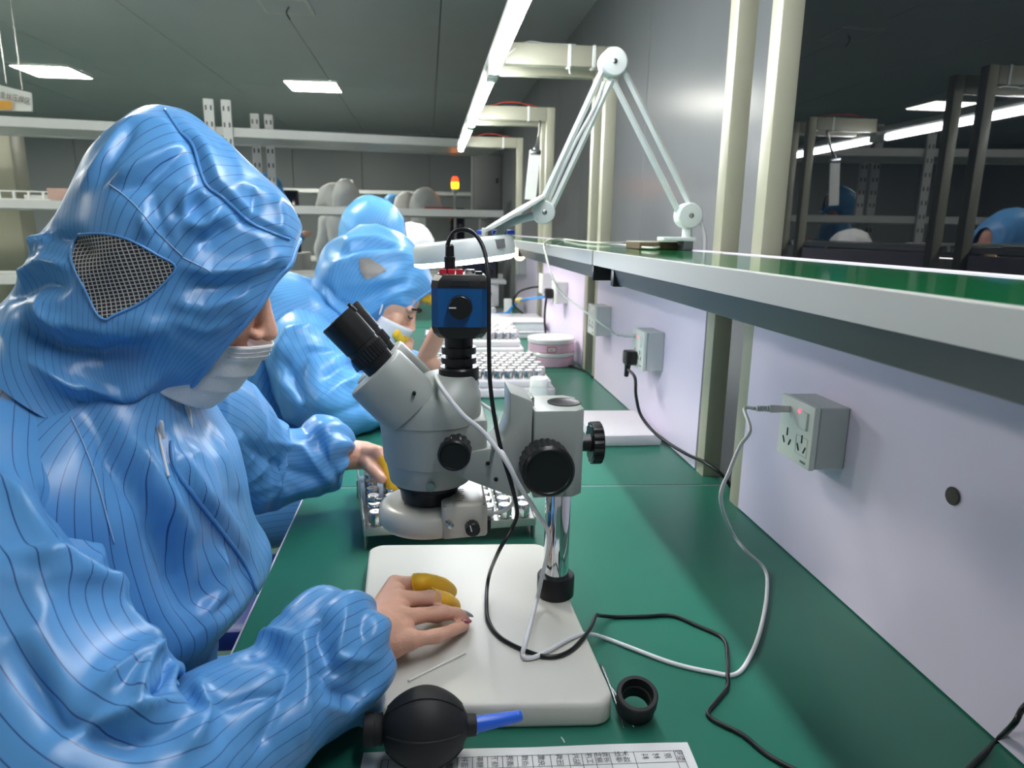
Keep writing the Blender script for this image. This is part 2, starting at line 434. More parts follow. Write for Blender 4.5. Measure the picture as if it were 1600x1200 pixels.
# pole and collar
MB().lathe([(0, 0.0225), (0.001, 0.0235), (0.026, 0.0235), (0.028, 0.022), (0.028, 0.0165)], POLE+Vector((0, 0, BT)), (0, 0, 1), 40).build('pole_collar', M_black, scope)
MB().lathe([(0, 0.0158), (0.245, 0.0158), (0.247, 0.0145)], POLE+Vector((0, 0, BT+0.001)), (0, 0, 1), 40).build('pole', M_chrome, scope)
# focus block clamped on the pole
z0, z1 = onY(870, 776, 0.76).z, onY(870, 641, 0.76).z
xl, xr = onY(834, 700, 0.757).x, onY(914, 700, 0.757).x
ya, yb = 0.757, 0.835
blk = [(xl, ya), (xr-0.012, ya), (xr, ya+0.01), (xr, yb-0.012), (xr-0.012, yb), (xl, yb)]
fb = MB().prism(blk, z0, z1, 'Z', 0.0022, 2).build('focus_block', M_sgrey, scope, 35)
MB().lathe([(0, 0.0005), (0, 0.0205), (0.0012, 0.0205), (0.0012, 0.0175), (0.0006, 0.0165), (0.0006, 0.0005)], (POLE.x+0.005, POLE.y+0.006, z1-0.0002), (0, 0, 1), 36).build('pole_cap', M_black, fb)
# dovetail slide plate on the block's left, its rail and the arm to the head
sx0 = onY(797, 700, 0.757).x
zt = onY(800, 612, 0.765).z
prof = [(sx0, zt), (xl-0.001, zt-0.011), (xl-0.001, z0+0.004), (xl-0.02, z0-0.002), (sx0-0.062, z0+0.028), (sx0-0.062, z0+0.055), (sx0-0.02, z0+0.061), (sx0-0.006, z0+0.072), (sx0, z0+0.09)]
sl = MB().prism(prof, ya+0.006, yb-0.008, 'Y', 0.0025, 2).build('slide_arm', M_sgrey, scope, 35)
MB().box2((xl-0.004, ya+0.022, z1-0.03), (xl+0.003, yb-0.03, z1+0.011), 0.001, 1).build('slide_rail', M_steel, sl)
for px, py in ((762, 724), (775, 749)):
    q = onY(px, py, ya+0.0055); MB().lathe([(0, 0.0026), (0.0012, 0.0024), (0.0012, 0.0014), (0.0004, 0.0012)], q, (0, -1, 0), 14).build('screw', M_black, sl)
# coarse focus knobs (one each side) and tension knob
kc = onY(858, 744, 0.722)
def knob(name, o, ax, r, L, par, rib=22, dep=0.0016, m=M_black):
    pr = [(0, r*0.82), (L*0.04, r*0.84), (L*0.05, r*0.99), (L*0.3, r), (L*0.6, r), (L*0.86, r), (L*0.9, r*0.985), (L*0.97, r*0.93), (L, r*0.88), (L, r*0.82), (L*0.965, r*0.78), (L*0.965, 0.0005)]
    return MB().lathe(pr, o, ax, rib*6, None, (rib, dep, 2, 5)).build(name, m, par, 30)
ko = Vector((kc.x, ya+0.0005, kc.z+0.004))
knob('focus_knob', ko, (0, -1, 0), 0.0305, 0.036, scope, 26)
knob('focus_knob', Vector((ko.x, yb-0.0005, ko.z)), (0, 1, 0), 0.0305, 0.036, scope, 26)
tk = onY(917, 692, 0.80)
MB().bcyl((xr-0.001, 0.80, tk.z), (xr+0.006, 0.80, tk.z), 0.006, 0.001, 20).build('knob_shaft', M_steel, scope)
MB().lathe([(0, 0.010), (0.012, 0.011), (0.013, 0.018)], (xr+0.006, 0.80, tk.z), (1, 0, 0), 40).build('knob_hub', M_black, scope)
knob('tension_knob', Vector((xr+0.016, 0.80, tk.z)), (1, 0, 0), 0.0265, 0.014, scope, 16, 0.0022)
# head: zoom drum, lower collar, shoulders
HX = 0.0
def ell(cx, cy, z, rx, ry, n=48, sq=2.0):
    out = []
    for i in range(n):
        t = 2*math.pi*i/n; c, s_ = math.cos(t), math.sin(t)
        out.append(Vector((cx+rx*math.copysign(abs(c)**(2/sq), c), cy+ry*math.copysign(abs(s_)**(2/sq), s_), z)))
    return out
zz = lambda y: onY(670, y, YA-0.055).z
R = 0.0555
head = MB()
zb, zm, zt2 = zz(738), zz(672), zz(612)
head.loft([ell(HX, YA, zb, R*0.99, R*0.99), ell(HX, YA, zb+0.002, R, R), ell(HX, YA, zm-0.001, R*1.07, R*1.03, sq=2.15), ell(HX, YA, zm, R*1.085, R*1.05, sq=2.2),
           ell(HX+0.001, YA, zm+0.012, R*1.085, R*1.05, sq=2.3), ell(HX+0.004, YA, zm+0.03, R*1.02, R*1.02, sq=2.5), ell(HX+0.016, YA, zt2-0.004, R*0.74, R*0.82, sq=2.6),
           ell(HX+0.022, YA, zt2+0.006, R*0.58, R*0.66, sq=2.4), ell(HX+0.026, YA, zt2+0.009, R*0.5, R*0.55, sq=2.2)])
hd = head.build('zoom_head', M_sgrey, scope, 45)
MB().lathe([(0, R*0.86), (0.001, R*0.88), (zb-zz(772)-0.002, R*0.955), (zb-zz(772)-0.0005, R*0.95), (zb-zz(772), R*0.93)], (HX, YA, zz(772)), (0, 0, 1), 56).build('lower_collar', M_sgrey, scope, 40)
# right-hand block of the head facing the arm
MB().prism([(0.02, YA-0.045), (0.066, YA-0.038), (0.066, YA+0.038), (0.02, YA+0.045)], zb+0.004, zm+0.006, 'Z', 0.004, 2).build('head_mount', M_sgrey, scope, 40)
MB().bcyl(onY(673, 762, YA-0.05)+Vector((0, 0.008, 0)), onY(673, 762, YA-0.061), 0.0052, 0.001, 20).build('lock_screw', mat('screw_green', (104, 128, 124), 0.4), scope)
zk = onY(717, 716, YA-0.075)
knob('zoom_knob', Vector((zk.x-0.002, YA-0.046, zk.z+0.003)), (-0.12, -1, 0), 0.0185, 0.032, scope, 14, 0.0014)
zk2 = Vector((zk.x-0.002, YA+0.046, zk.z+0.003)); knob('zoom_knob', zk2, (-0.12, 1, 0), 0.0185, 0.032, scope, 14, 0.0014)
for dx in (-0.004, 0.006):
    MB().prism([(zk.x-0.004+dx-0.0014, zk.z+0.0195), (zk.x-0.004+dx+0.0014, zk.z+0.0195), (zk.x-0.004+dx, zk.z+0.0225)], YA-0.0685, YA-0.066, 'Y').build('zoom_mark', M_white, scope)
# objective and ring light
zr = zz(772)
MB().lathe([(0, 0.030), (0.003, 0.034), (0.018, 0.036), (0.020, 0.040), (0.028, 0.041)], (HX-0.002, YA, zr-0.027), (0, 0, 1), 48).build('objective', M_black, scope)
rt, rb = onY(645, 806, YA-0.05).z, onY(645, 850, YA-0.06).z
rl = MB()
rc = Vector((HX-0.004, YA+0.002, 0))
rl.lathe([(0, 0.040), (0.0, 0.052), (0.002, 0.0565), (0.008, 0.060), (rt-rb-0.014, 0.060), (rt-rb-0.006, 0.058), (rt-rb-0.002, 0.053), (rt-rb, 0.047), (rt-rb, 0.0415)], rc+Vector((0, 0, rb)), (0, 0, 1), 64)
ring = rl.build('ring_light', M_ringl, scope, 45)
x0r, x1r = 0.012, onY(762, 800, YA-0.055).x
MB().prism(rrect([Vector((x0r, YA-0.058)), Vector((x1r, YA-0.052)), Vector((x1r, YA+0.03)), Vector((x0r, YA+0.04))], 0.005, 4), rb+0.002, rt+0.012, 'Z', 0.003, 2).build('control_box', M_ringl, ring, 40)
def on_slope(px, py, Y): return onY(px, py, Y)
lm = MB(); q = [Vector((x1r-0.040, YA-0.047, rt+0.0121)), Vector((x1r-0.007, YA-0.045, rt+0.0121)), Vector((x1r-0.007, YA+0.005, rt+0.0121)), Vector((x1r-0.040, YA+0.006, rt+0.0121))]
lm.quad(*[p+Vector((0, 0, 0.0004)) for p in q])
lb = lm.build('rating_label', mat('label_silver', (178, 176, 166), 0.4, metal=0.2, var=0.06, vscale=120), ring)
ex, ey = (q[1]-q[0]), (q[3]-q[0])
M_ink = mat('label_ink', (30, 30, 28), 0.6)
MF = lambda u, v: frame(q[0]+ex*u+ey*v+Vector((0, 0, 0.0008)), ex, ey)
pb_ = MB()
for k in range(6):
    o_ = q[0]+ex*0.08+ey*(0.12+0.13*k)+Vector((0, 0, 0.0006)); w_ = ex*(0.36 if k % 3 else 0.28); h_ = ey*0.045
    pb_.quad(o_, o_+w_, o_+w_+h_, o_+h_)
pb_.build('label_print', M_ink, lb, 0, False)
kk = onY(738, 826, YA-0.062)
knob('dimmer_knob', Vector((kk.x, YA-0.0545, kk.z)), (0.05, -1, 0), 0.0085, 0.013, ring, 12, 0.0008)
MB().box(Vector((kk.x-0.002, YA-0.0682, kk.z+0.003)), (0.0012, 0.001, 0.008), Matrix.Rotation(-0.25, 3, 'Y')).build('knob_pointer', M_white, ring)
for a in (-1.22, 2.9, 1.2):
    d = Vector((math.cos(a), math.sin(a), 0)); o = rc + Vector((0, 0, rt-0.006))
    MB().bcyl(o+d*0.042, o+d*0.068, 0.0024, 0.0005, 12).build('thumb_screw', M_steel, ring)
    MB().bcyl(o+d*0.066, o+d*0.076, 0.0042, 0.0008, 14).build('thumb_screw_head', M_steel, ring)
kx = Vector((x1r, YA-0.03, (rb+rt)/2+0.006))
MB().bcyl(kx, kx+Vector((0.008, 0, 0)), 0.0055, 0.001, 16).build('cable_gland', mat('clear_plastic_grey', (200, 202, 200), 0.2, spec=0.6), ring)
MB().box2((x1r-0.0005, YA-0.045, rb+0.006), (x1r+0.005, YA-0.03, rb+0.02), 0.001, 1).build('rocker_switch', M_black, ring)
# ocular heads: a near and a far prism housing, each with its eyepiece
ax0, ax1 = onY(585, 580, YA-0.03), onY(634, 628, YA-0.03)
AX = (ax0-ax1); AX.y = 0; AX.normalize()                       # towards the viewer's eye
PE = Vector((AX.z, 0, -AX.x))                                   # across, pointing up-right
if PE.z < 0: PE = -PE
LOC = (ax0-ax1).length
for sgn, yo in ((-1, -0.031), (1, 0.031)):
    o = Vector((ax1.x, YA+yo, ax1.z))
    h = MB(); rings = []
    for d, k in ((-0.012, 0.94), (0.0, 1.0), (LOC*0.55, 1.0), (LOC-0.004, 0.985), (LOC-0.001, 0.955), (LOC, 0.91)):
        ring_ = []
        for i in range(44):
            t = 2*math.pi*i/44; c, s_ = math.cos(t), math.sin(t)
            ring_.append(o + AX*d + PE*(0.0375*k*math.copysign(abs(c)**0.85, c)) + Vector((0, 1, 0))*(0.0295*k*math.copysign(abs(s_)**0.9, s_)))
        rings.append(ring_)
    h.loft(rings); oh = h.build('ocular_housing', M_sgrey, scope, 40)
    if sgn < 0:
        q1 = onY(647, 615, YA-0.061); MB().bcyl(q1+Vector((0, 0.004, 0)), q1+Vector((0, -0.0015, 0)), 0.0022, 0.0003, 12).build('housing_screw', M_black, oh)
    # eyepiece
    e0 = onY(598, 574, YA-0.03); e1 = onY(527, 498, YA-0.03); eo = Vector((e0.x, YA+yo, e0.z)); EA = e1-e0; EA.y = 0; EL = EA.length; EA.normalize()
    eo = eo - EA*0.012; EL += 0.012
    pr = [(0, 0.0165), (EL*0.16, 0.0165), (EL*0.17, 0.0185), (EL*0.30, 0.019), (EL*0.31, 0.0205), (EL*0.48, 0.0208), (EL*0.49, 0.0195), (EL*0.54, 0.0195), (EL*0.55, 0.0205), (EL*0.9, 0.0212), (EL*0.985, 0.0215), (EL, 0.0205), (EL, 0.0175), (EL*0.95, 0.0165), (EL*0.94, 0.0005)]
    ep = MB().lathe(pr, eo, EA, 120, (0, 1, 0), (30, 0.0012, 4, 5)).build('eyepiece', M_black, scope, 30)
    if sgn > 0: continue
    pp = MB()
    top = eo + EA*(EL*0.97) + PE*0.0208
    pp.box(top, (0.012, 0.010, 0.004), frame((0, 0, 0), EA, (0, 1, 0)).to_3x3(), 0.001, 1); pp.build('eyecup_notch', M_black, ep)
# trinocular port, C-mount adapter and camera
tc0 = onY(717, 592, YA); TX = tc0.x
zp0 = zt2-0.004
MB().lathe([(0, 0.0245), (tc0.z-zp0-0.001, 0.0232), (tc0.z-zp0, 0.0225)], (TX, YA, zp0), (0, 0, 1), 44).build('camera_port', M_sgrey, scope, 40)
z_ = lambda y: onY(717, y, YA).z
MB().lathe([(0, 0.0225), (0.001, 0.0238), (z_(575)-z_(592), 0.0238), (z_(572)-z_(592), 0.022), (z_(572)-z_(592), 0.0175)], (TX, YA, z_(592)), (0, 0, 1), 44).build('port_collar', M_black, scope, 30)
pz = lambda y: z_(y)-z_(574)
MB().lathe([(0, 0.0165), (pz(566), 0.0165), (pz(566), 0.0208), (pz(557), 0.0208), (pz(557), 0.0155), (pz(551), 0.0155), (pz(551), 0.0204), (pz(541), 0.0204), (pz(541), 0.0165), (pz(523), 0.0168)], (TX, YA, z_(574)), (0, 0, 1), 44).build('camera_adapter', M_black, scope, 30)
cz0, cz1 = z_(524), z_(428)
cx, hw, hd_ = TX+0.002, 0.0318, 0.031
rc_ = Matrix.Rotation(math.radians(-4), 3, 'Z')
def octo(z, w, ch):
    P = [(-w+ch, -w), (w-ch, -w), (w, -w+ch), (w, w-ch), (w-ch, w), (-w+ch, w), (-w, w-ch), (-w, -w+ch)]
    return [Vector((cx, YA, z)) + rc_ @ Vector((x, y, 0)) for x, y in P]
cb0, cb1 = cz0+0.014, cz1-0.0135
camr = MB().loft([octo(cb0, hw, 0.0075), octo(cb1, hw, 0.0075)]).build('digital_camera', M_blue, scope, 25)
MB().loft([octo(cz0, hw-0.007, 0.009), octo(cz0+0.006, hw-0.002, 0.008), octo(cb0, hw+0.0006, 0.0075)]).build('camera_cap', M_black, camr, 25)
MB().loft([octo(cb1, hw+0.0006, 0.0075), octo(cz1-0.006, hw-0.0005, 0.008), octo(cz1-0.001, hw-0.0035, 0.009), octo(cz1, hw-0.0045, 0.009)]).build('camera_cap', M_black, camr, 25)
MB().loft([octo(cz1-0.0002, hw-0.006, 0.008), octo(cz1+0.0008, hw-0.006, 0.008)]).build('camera_top_plate', M_alu, camr, 25)
fn = rc_ @ Vector((0, -1, 0)); fx = rc_ @ Vector((1, 0, 0))
ck = Vector((cx, YA, (cb0+cb1)/2+0.001)) + fn*hw + fx*0.001
MB().lathe([(0, 0.013), (0.003, 0.0135), (0.011, 0.0128), (0.012, 0.012), (0.0122, 0.0005)], ck-fn*0.0005, fn, 48, None).build('camera_knob', M_black, camr, 30)
MB().box(ck+fn*0.0119-fx*0.0085, (0.008, 0.0006, 0.0016), rc_).build('knob_mark', M_white, camr)
tw = MB(); zt_ = cb1+0.0015
tw.loft([[ck+fn*0.0004+fx*a+Vector((0, 0, zt_-ck.z+b_)) for a, b_ in ((-0.013, 0), (0.013, 0), (0.009, 0.007), (-0.009, 0.007))], [ck+fn*0.0011+fx*a+Vector((0, 0, zt_-ck.z+b_)) for a, b_ in ((-0.0125, 0.0005), (0.0125, 0.0005), (0.0086, 0.0066), (-0.0086, 0.0066))]]).build('cap_emblem', mat('cap_grey', (34, 36, 40), 0.3), camr)
M_red = mat('red_button', (190, 32, 52), 0.4)
for px in (692, 705, 718):
    q = onY(px, 421, YA-0.018); MB().box2((q.x-0.004, YA-0.022, cz1+0.0006), (q.x+0.004, YA-0.015, cz1+0.0065), 0.0006, 1).build('camera_button', M_red, camr)
q = onY(734, 420, YA-0.01); MB().bcyl((q.x, YA-0.01, cz1+0.0006), (q.x, YA-0.01, cz1+0.006), 0.006, 0.001, 18).build('camera_socket', M_steel, camr)
q = onY(748, 423, YA-0.015); MB().box2((q.x-0.004, YA-0.02, cz1+0.0006), (q.x+0.004, YA-0.012, cz1+0.004), 0.0006, 1).build('slot_cover', M_black, camr)
# camera power plug and its black lead, running down past the arm and over the bench
pq = onY(703, 422, YA-0.008)
PLUGX = pq.x
MB().lathe([(0, 0.006), (0.012, 0.0063), (0.019, 0.0063), (0.0195, 0.0052), (0.031, 0.0048), (0.033, 0.003)], (PLUGX, YA-0.006, cz1+0.0005), (0, 0, 1), 20).build('power_plug', M_black, camr, 30)

# ---------------------------------------------------------------- people: cloth lofts, skin, hands
from mathutils.bvhtree import BVHTree
_Rn = np.array([_r2, _u2, _f]); _Cn = np.array(CAM)
def npx(P):
    d = (P-_Cn) @ _Rn.T; w = np.maximum(d[..., 2], 1e-3)
    return np.stack([800+FPX*d[..., 0]/w, 600-FPX*d[..., 1]/w], -1)

def suit_mat(name, col, line=(24, 52, 120), lw=0.062, rough=0.33, lines=True):
    if name in MATS: return MATS[name]
    m = mat(name, col, rough, spec=0.6, var=0.06, vscale=9, bump=0.10, bscale=45)
    nt = m.node_tree; N = nt.nodes; L = nt.links; b = N['Principled BSDF']
    rn = N.new('ShaderNodeTexNoise'); rn.noise_type = 'RIDGED_MULTIFRACTAL'; rn.inputs['Scale'].default_value = 7.0; rn.inputs['Detail'].default_value = 3.0; rn.inputs['Distortion'].default_value = 0.6
    tcn = [n for n in N if n.type == 'TEX_COORD'][0]; L.new(tcn.outputs['Object'], rn.inputs['Vector'])
    b2n = N.new('ShaderNodeBump'); b2n.inputs['Strength'].default_value = 0.35; b2n.inputs['Distance'].default_value = 0.006
    L.new(rn.outputs['Fac'], b2n.inputs['Height'])
    b1n = [n for n in N if n.type == 'BUMP' and n != b2n][0]; L.new(b1n.outputs[0], b2n.inputs['Normal']); L.new(b2n.outputs[0], b.inputs['Normal'])
    if lines:
        uv = N.new('ShaderNodeUVMap'); uv.uv_map = 'stripe'
        sp = N.new('ShaderNodeSeparateXYZ'); L.new(uv.outputs[0], sp.inputs[0])
        fr_ = N.new('ShaderNodeMath'); fr_.operation = 'FRACT'; L.new(sp.outputs[0], fr_.inputs[0])
        lt = N.new('ShaderNodeMath'); lt.operation = 'LESS_THAN'; lt.inputs[1].default_value = lw; L.new(fr_.outputs[0], lt.inputs[0])
        src = b.inputs['Base Color'].links[0].from_socket
        mx = N.new('ShaderNodeMix'); mx.data_type = 'RGBA'; mx.inputs[7].default_value = srgb(*line)
        ml = N.new('ShaderNodeMath'); ml.operation = 'MULTIPLY'; ml.inputs[1].default_value = 0.85; L.new(lt.outputs[0], ml.inputs[0])
        L.new(ml.outputs[0], mx.inputs[0]); L.new(src, mx.inputs[6]); L.new(mx.outputs[2], b.inputs['Base Color'])
    return m
M_suit = suit_mat('blue_antistatic_cloth', (92, 156, 214))
M_suit2 = suit_mat('blue_antistatic_cloth_pale', (100, 168, 226), lw=0.05)
M_wsuit = suit_mat('white_coverall_cloth', (232, 233, 232), lines=False, rough=0.6)
M_skin = mat('skin', (222, 172, 148), 0.42, spec=0.4, var=0.10, vscale=60, bump=0.25, bscale=420, sub=0.12)
M_mask = mat('mask_fabric', (228, 228, 230), 0.75, var=0.03, vscale=120, bump=0.25, bscale=500)
M_hair = mat('black_hair', (22, 19, 20), 0.4, var=0.3, vscale=160, stretch=(1, 1, 0.15), bump=0.3, bscale=300)
M_cot = mat('yellow_latex', (244, 192, 46), 0.38, var=0.08, vscale=90, sub=0.08)

def interp_rings(ctrl, NK):
    """Catmull-Rom through rows of numbers, spaced by chord length"""
    A = np.array(ctrl, float); n = len(A)
    d = np.r_[0, np.cumsum(np.maximum(np.linalg.norm(np.diff(A[:, :3], axis=0), axis=1), 0.008))]
    t = np.linspace(0, d[-1], NK); out = np.empty((NK, A.shape[1]))
    idx = np.clip(np.searchsorted(d, t, 'right')-1, 0, n-2)
    for j, i in enumerate(idx):
        i0, i3 = max(i-1, 0), min(i+2, n-1); h = d[i+1]-d[i]; s = (t[j]-d[i])/h
        m1 = (A[i+1]-A[i0])/max(d[i+1]-d[i0], 1e-6)*h; m2 = (A[i3]-A[i])/max(d[i3]-d[i], 1e-6)*h
        out[j] = (2*s**3-3*s**2+1)*A[i]+(s**3-2*s**2+s)*m1+(-2*s**3+3*s**2)*A[i+1]+(s**3-s**2)*m2
    return out, t
def seg_dist(px, poly):
    """distance to a polyline and position along it (0..1)"""
    poly = np.array(poly, float); L = np.r_[0, np.cumsum(np.linalg.norm(np.diff(poly, axis=0), axis=1))]
    best = np.full(px.shape[:-1], 1e9); pos = np.zeros(px.shape[:-1]); side = np.zeros(px.shape[:-1])
    for i in range(len(poly)-1):
        a, b_ = poly[i], poly[i+1]; v = b_-a; l2 = v @ v
        s = np.clip(((px-a) @ v)/l2, 0, 1); q = a + s[..., None]*v; dd = px-q
        d = np.linalg.norm(dd, axis=-1)
        m = d < best
        best[m] = d[m]; pos[m] = (L[i]+s[m]*math.sqrt(l2))/L[-1]
        side[m] = np.sign(v[0]*dd[..., 1]-v[1]*dd[..., 0])[m]
    return best, pos, side
def grid_normals(P, closed=True):
    if closed:
        du = np.roll(P, -1, 1)-np.roll(P, 1, 1)
    else: du = np.gradient(P, axis=1)
    dv = np.gradient(P, axis=0)
    n = np.cross(du, dv); n /= np.maximum(np.linalg.norm(n, axis=-1, keepdims=True), 1e-9)
    return n
def vnoise(P, sc, seed):
    q = (P*np.array(sc)).reshape(-1, 3)+seed*7.31
    return np.array([mnoise.noise(Vector(v)) for v in q]).reshape(P.shape[:-1])
def crumple(P, sc, seed):
    """facets with sharp creases: distance to the nearest cell point of a warped Voronoi field"""
    q = (P*np.array(sc)).reshape(-1, 3)+seed*3.17; out = np.empty(len(q))
    for i, v in enumerate(q):
        v = Vector(v); w_ = mnoise.noise(v*0.7)*0.6
        d_ = mnoise.voronoi(Vector((v.x+w_, v.y-w_, v.z+w_*0.7)))[0]; out[i] = d_[1]-d_[0]
    return np.clip(out, 0, 0.6).reshape(P.shape[:-1])
def cloth(name, ctrl, NK, NI, m, parent, nstripe=60, shear=0.0, strokes=(), amp=0.003, nscale=(14, 14, 14), seed=1, sq=2.0, keep=None, wave=None, thick=0.0015, bvhkey=None, cap=False, relax=1):
    """ctrl rows: centre(3), half axis A(3), half axis B(3); theta = 0 along A, 90 deg along B"""
    R, tv = interp_rings(ctrl, NK)
    th = np.linspace(0, 2*math.pi, NI, endpoint=False)
    c, s = np.cos(th), np.sin(th); e = 2.0/sq
    c = np.sign(c)*np.abs(c)**e; s = np.sign(s)*np.abs(s)**e
    P = R[:, None, 0:3] + R[:, None, 3:6]*c[None, :, None] + R[:, None, 6:9]*s[None, :, None]
    ctr = R[:, None, 0:3]
    def outn(P):
        n = grid_normals(P); sg = np.sign(np.sum(n*(P-ctr)))
        return n*(sg if sg != 0 else 1)
    n = outn(P)
    if amp:
        a = vnoise(P, np.array(nscale)*0.8, seed)
        b2 = None; wv = vnoise(P, np.array(nscale)*0.55, seed+9)
        d = amp*3.0*wv + amp*1.2*np.clip(1-np.abs(a)*2.4, 0, 1)**2 + amp*1.7*(0.6-crumple(P, np.array(nscale)*0.62, seed))**2*2.8
        P = P + n*d[..., None]
    if wave is not None: P = P + n*wave(tv[:, None]/tv[-1], th[None, :], P)[..., None]
    if strokes:
        px = npx(P); n = outn(P)
        view = (_Cn-P); view /= np.linalg.norm(view, axis=-1, keepdims=True)
        f = np.clip(np.sum(n*view, -1)*2.5+0.35, 0, 1)
        D = np.zeros(P.shape[:2])
        for st in strokes:
            poly, am, w = st[0], st[1], st[2]; kind = st[3] if len(st) > 3 else 'g'
            d, pos, side = seg_dist(px, poly)
            tp = np.clip(np.minimum(pos, 1-pos)*4+0.15, 0, 1)
            if kind == 'g': D += am*1.25*tp*(0.55*np.exp(-(d/(0.5*w))**2)+0.45*np.exp(-(d/(1.5*w))**2))
            elif kind == 's': D += am*tp*np.exp(-d/w)
            elif kind == 'step': D += am*tp*np.where(side > 0, np.exp(-(d/w)**2), np.exp(-(d/(w*0.18))**2))
        P = P + n*(D*f)[..., None]
    for _ in range(relax):
        Q = P.copy()
        Q[1:-1] = 0.5*P[1:-1] + 0.125*(P[2:]+P[:-2]+np.roll(P, 1, 1)[1:-1]+np.roll(P, -1, 1)[1:-1])
        P = Q
    V = P.reshape(-1, 3); faces = []; uvs = []
    K = np.arange(NK-1); keepm = np.ones((NK-1, NI), bool)
    if keep is not None: keepm = keep(R, P)
    step = nstripe/NI
    for k in range(NK-1):
        for i in range(NI):
            if not keepm[k, i]: continue
            j = (i+1) % NI
            faces.append((k*NI+i, k*NI+j, (k+1)*NI+j, (k+1)*NI+i))
            s0, s1 = tv[k]*shear, tv[k+1]*shear
            uvs += [(i*step+s0, tv[k]*100), ((i+1)*step+s0, tv[k]*100), ((i+1)*step+s1, tv[k+1]*100), (i*step+s1, tv[k+1]*100)]
    if cap:
        faces.append(tuple(range((NK-1)*NI, NK*NI))); uvs += [(0.5, 0)]*NI
    me = bpy.data.meshes.new(name); me.from_pydata(V.tolist(), [], faces)
    ul = me.uv_layers.new(name='stripe'); ul.data.foreach_set('uv', np.array(uvs, np.float32).ravel())
    me.shade_smooth(); me.materials.append(m)
    o = link(name, me, parent)
    if bvhkey is not None: BVHS[bvhkey] = BVHTree.FromPolygons([Vector(v) for v in V], faces)
    return o
BVHS = {}
def drape(key, pts, off=0.001, step=8):
    """lay a pixel polyline on a cloth surface"""
    P = [Vector((p[0], p[1], 0)) for p in pts]; Q = catmull(P, step); out = []
    for q in Q:
        d = ray(q.x, q.y).normalized()
        hit = BVHS[key].ray_cast(CAM, d)
        if hit[0] is not None:
            nn = hit[1] if hit[1].dot(d) < 0 else -hit[1]
            out.append(hit[0]+nn*off)
    return out
def seam(name, key, pts, r, m, parent, off=0.0006):
    Q = drape(key, pts, off)
    if len(Q) < 3: return None
    return MB().tube(Q, r, 6, 1).build(name, m, parent, 180)
def patch(name, key, outline, m, parent, off=0.0015, n=14, rim=None, rm=None):
    """cloth patch inside a pixel outline, concentric rings laid on the surface"""
    cx = sum(p[0] for p in outline)/len(outline); cy = sum(p[1] for p in outline)/len(outline)
    Q = [(q.x, q.y) for q in catmull([Vector((p[0], p[1], 0)) for p in outline+[outline[0]]], 6)][:-1]
    mb = MB(); rings = []
    for k in range(n, 0, -1):
        f = k/n; ring = []
        for q in Q:
            x, y = cx+(q[0]-cx)*f, cy+(q[1]-cy)*f; d = ray(x, y).normalized(); h = BVHS[key].ray_cast(CAM, d)
            p = h[0] if h[0] is not None else CAM+d*0.7
            nn = h[1] if h[0] is not None and h[1].dot(d) < 0 else (-h[1] if h[0] is not None else -d)
            ring.append(p+nn*off)
        rings.append(ring)
    mb.loft(rings, cap0=False, cap1=True)
    o = mb.build(name, m, parent, 180)
    if rim: MB().tube(rings[0]+[rings[0][0]], rim, 6, 1).build(name+'_hem', rm, parent, 180)
    return o

def remeshed(name, mb, voxel, m, parent, smooth=4, keep_obj=True):
    me = bpy.data.meshes.new('t'); bmesh.ops.recalc_face_normals(mb.bm, faces=mb.bm.faces[:]); mb.bm.to_mesh(me); mb.bm.free()
    o = bpy.data.objects.new('t', me); COL.objects.link(o)
    r = o.modifiers.new('r', 'REMESH'); r.mode = 'VOXEL'; r.voxel_size = voxel
    sm = o.modifiers.new('s', 'SMOOTH'); sm.iterations = smooth; sm.factor = 0.5
    dg = bpy.context.evaluated_depsgraph_get(); dg.update()
    out = bpy.data.meshes.new_from_object(o.evaluated_get(dg))
    bpy.data.objects.remove(o); bpy.data.meshes.remove(me)
    out.name = name; out.shade_smooth(); out.materials.clear(); out.materials.append(m)
    return link(name, out, parent)
def limb(mb, pts, radii, n=14):
    """overlapping tapered segments with ball joints"""
    pts = [Vector(p) for p in pts]
    for (a, b_), (ra, rb) in zip(zip(pts[:-1], pts[1:]), zip(radii[:-1], radii[1:])):
        mb.cyl(a, b_, ra, rb, n)
    for p, r in zip(pts, radii): mb.sphere(p, r, n, 8)
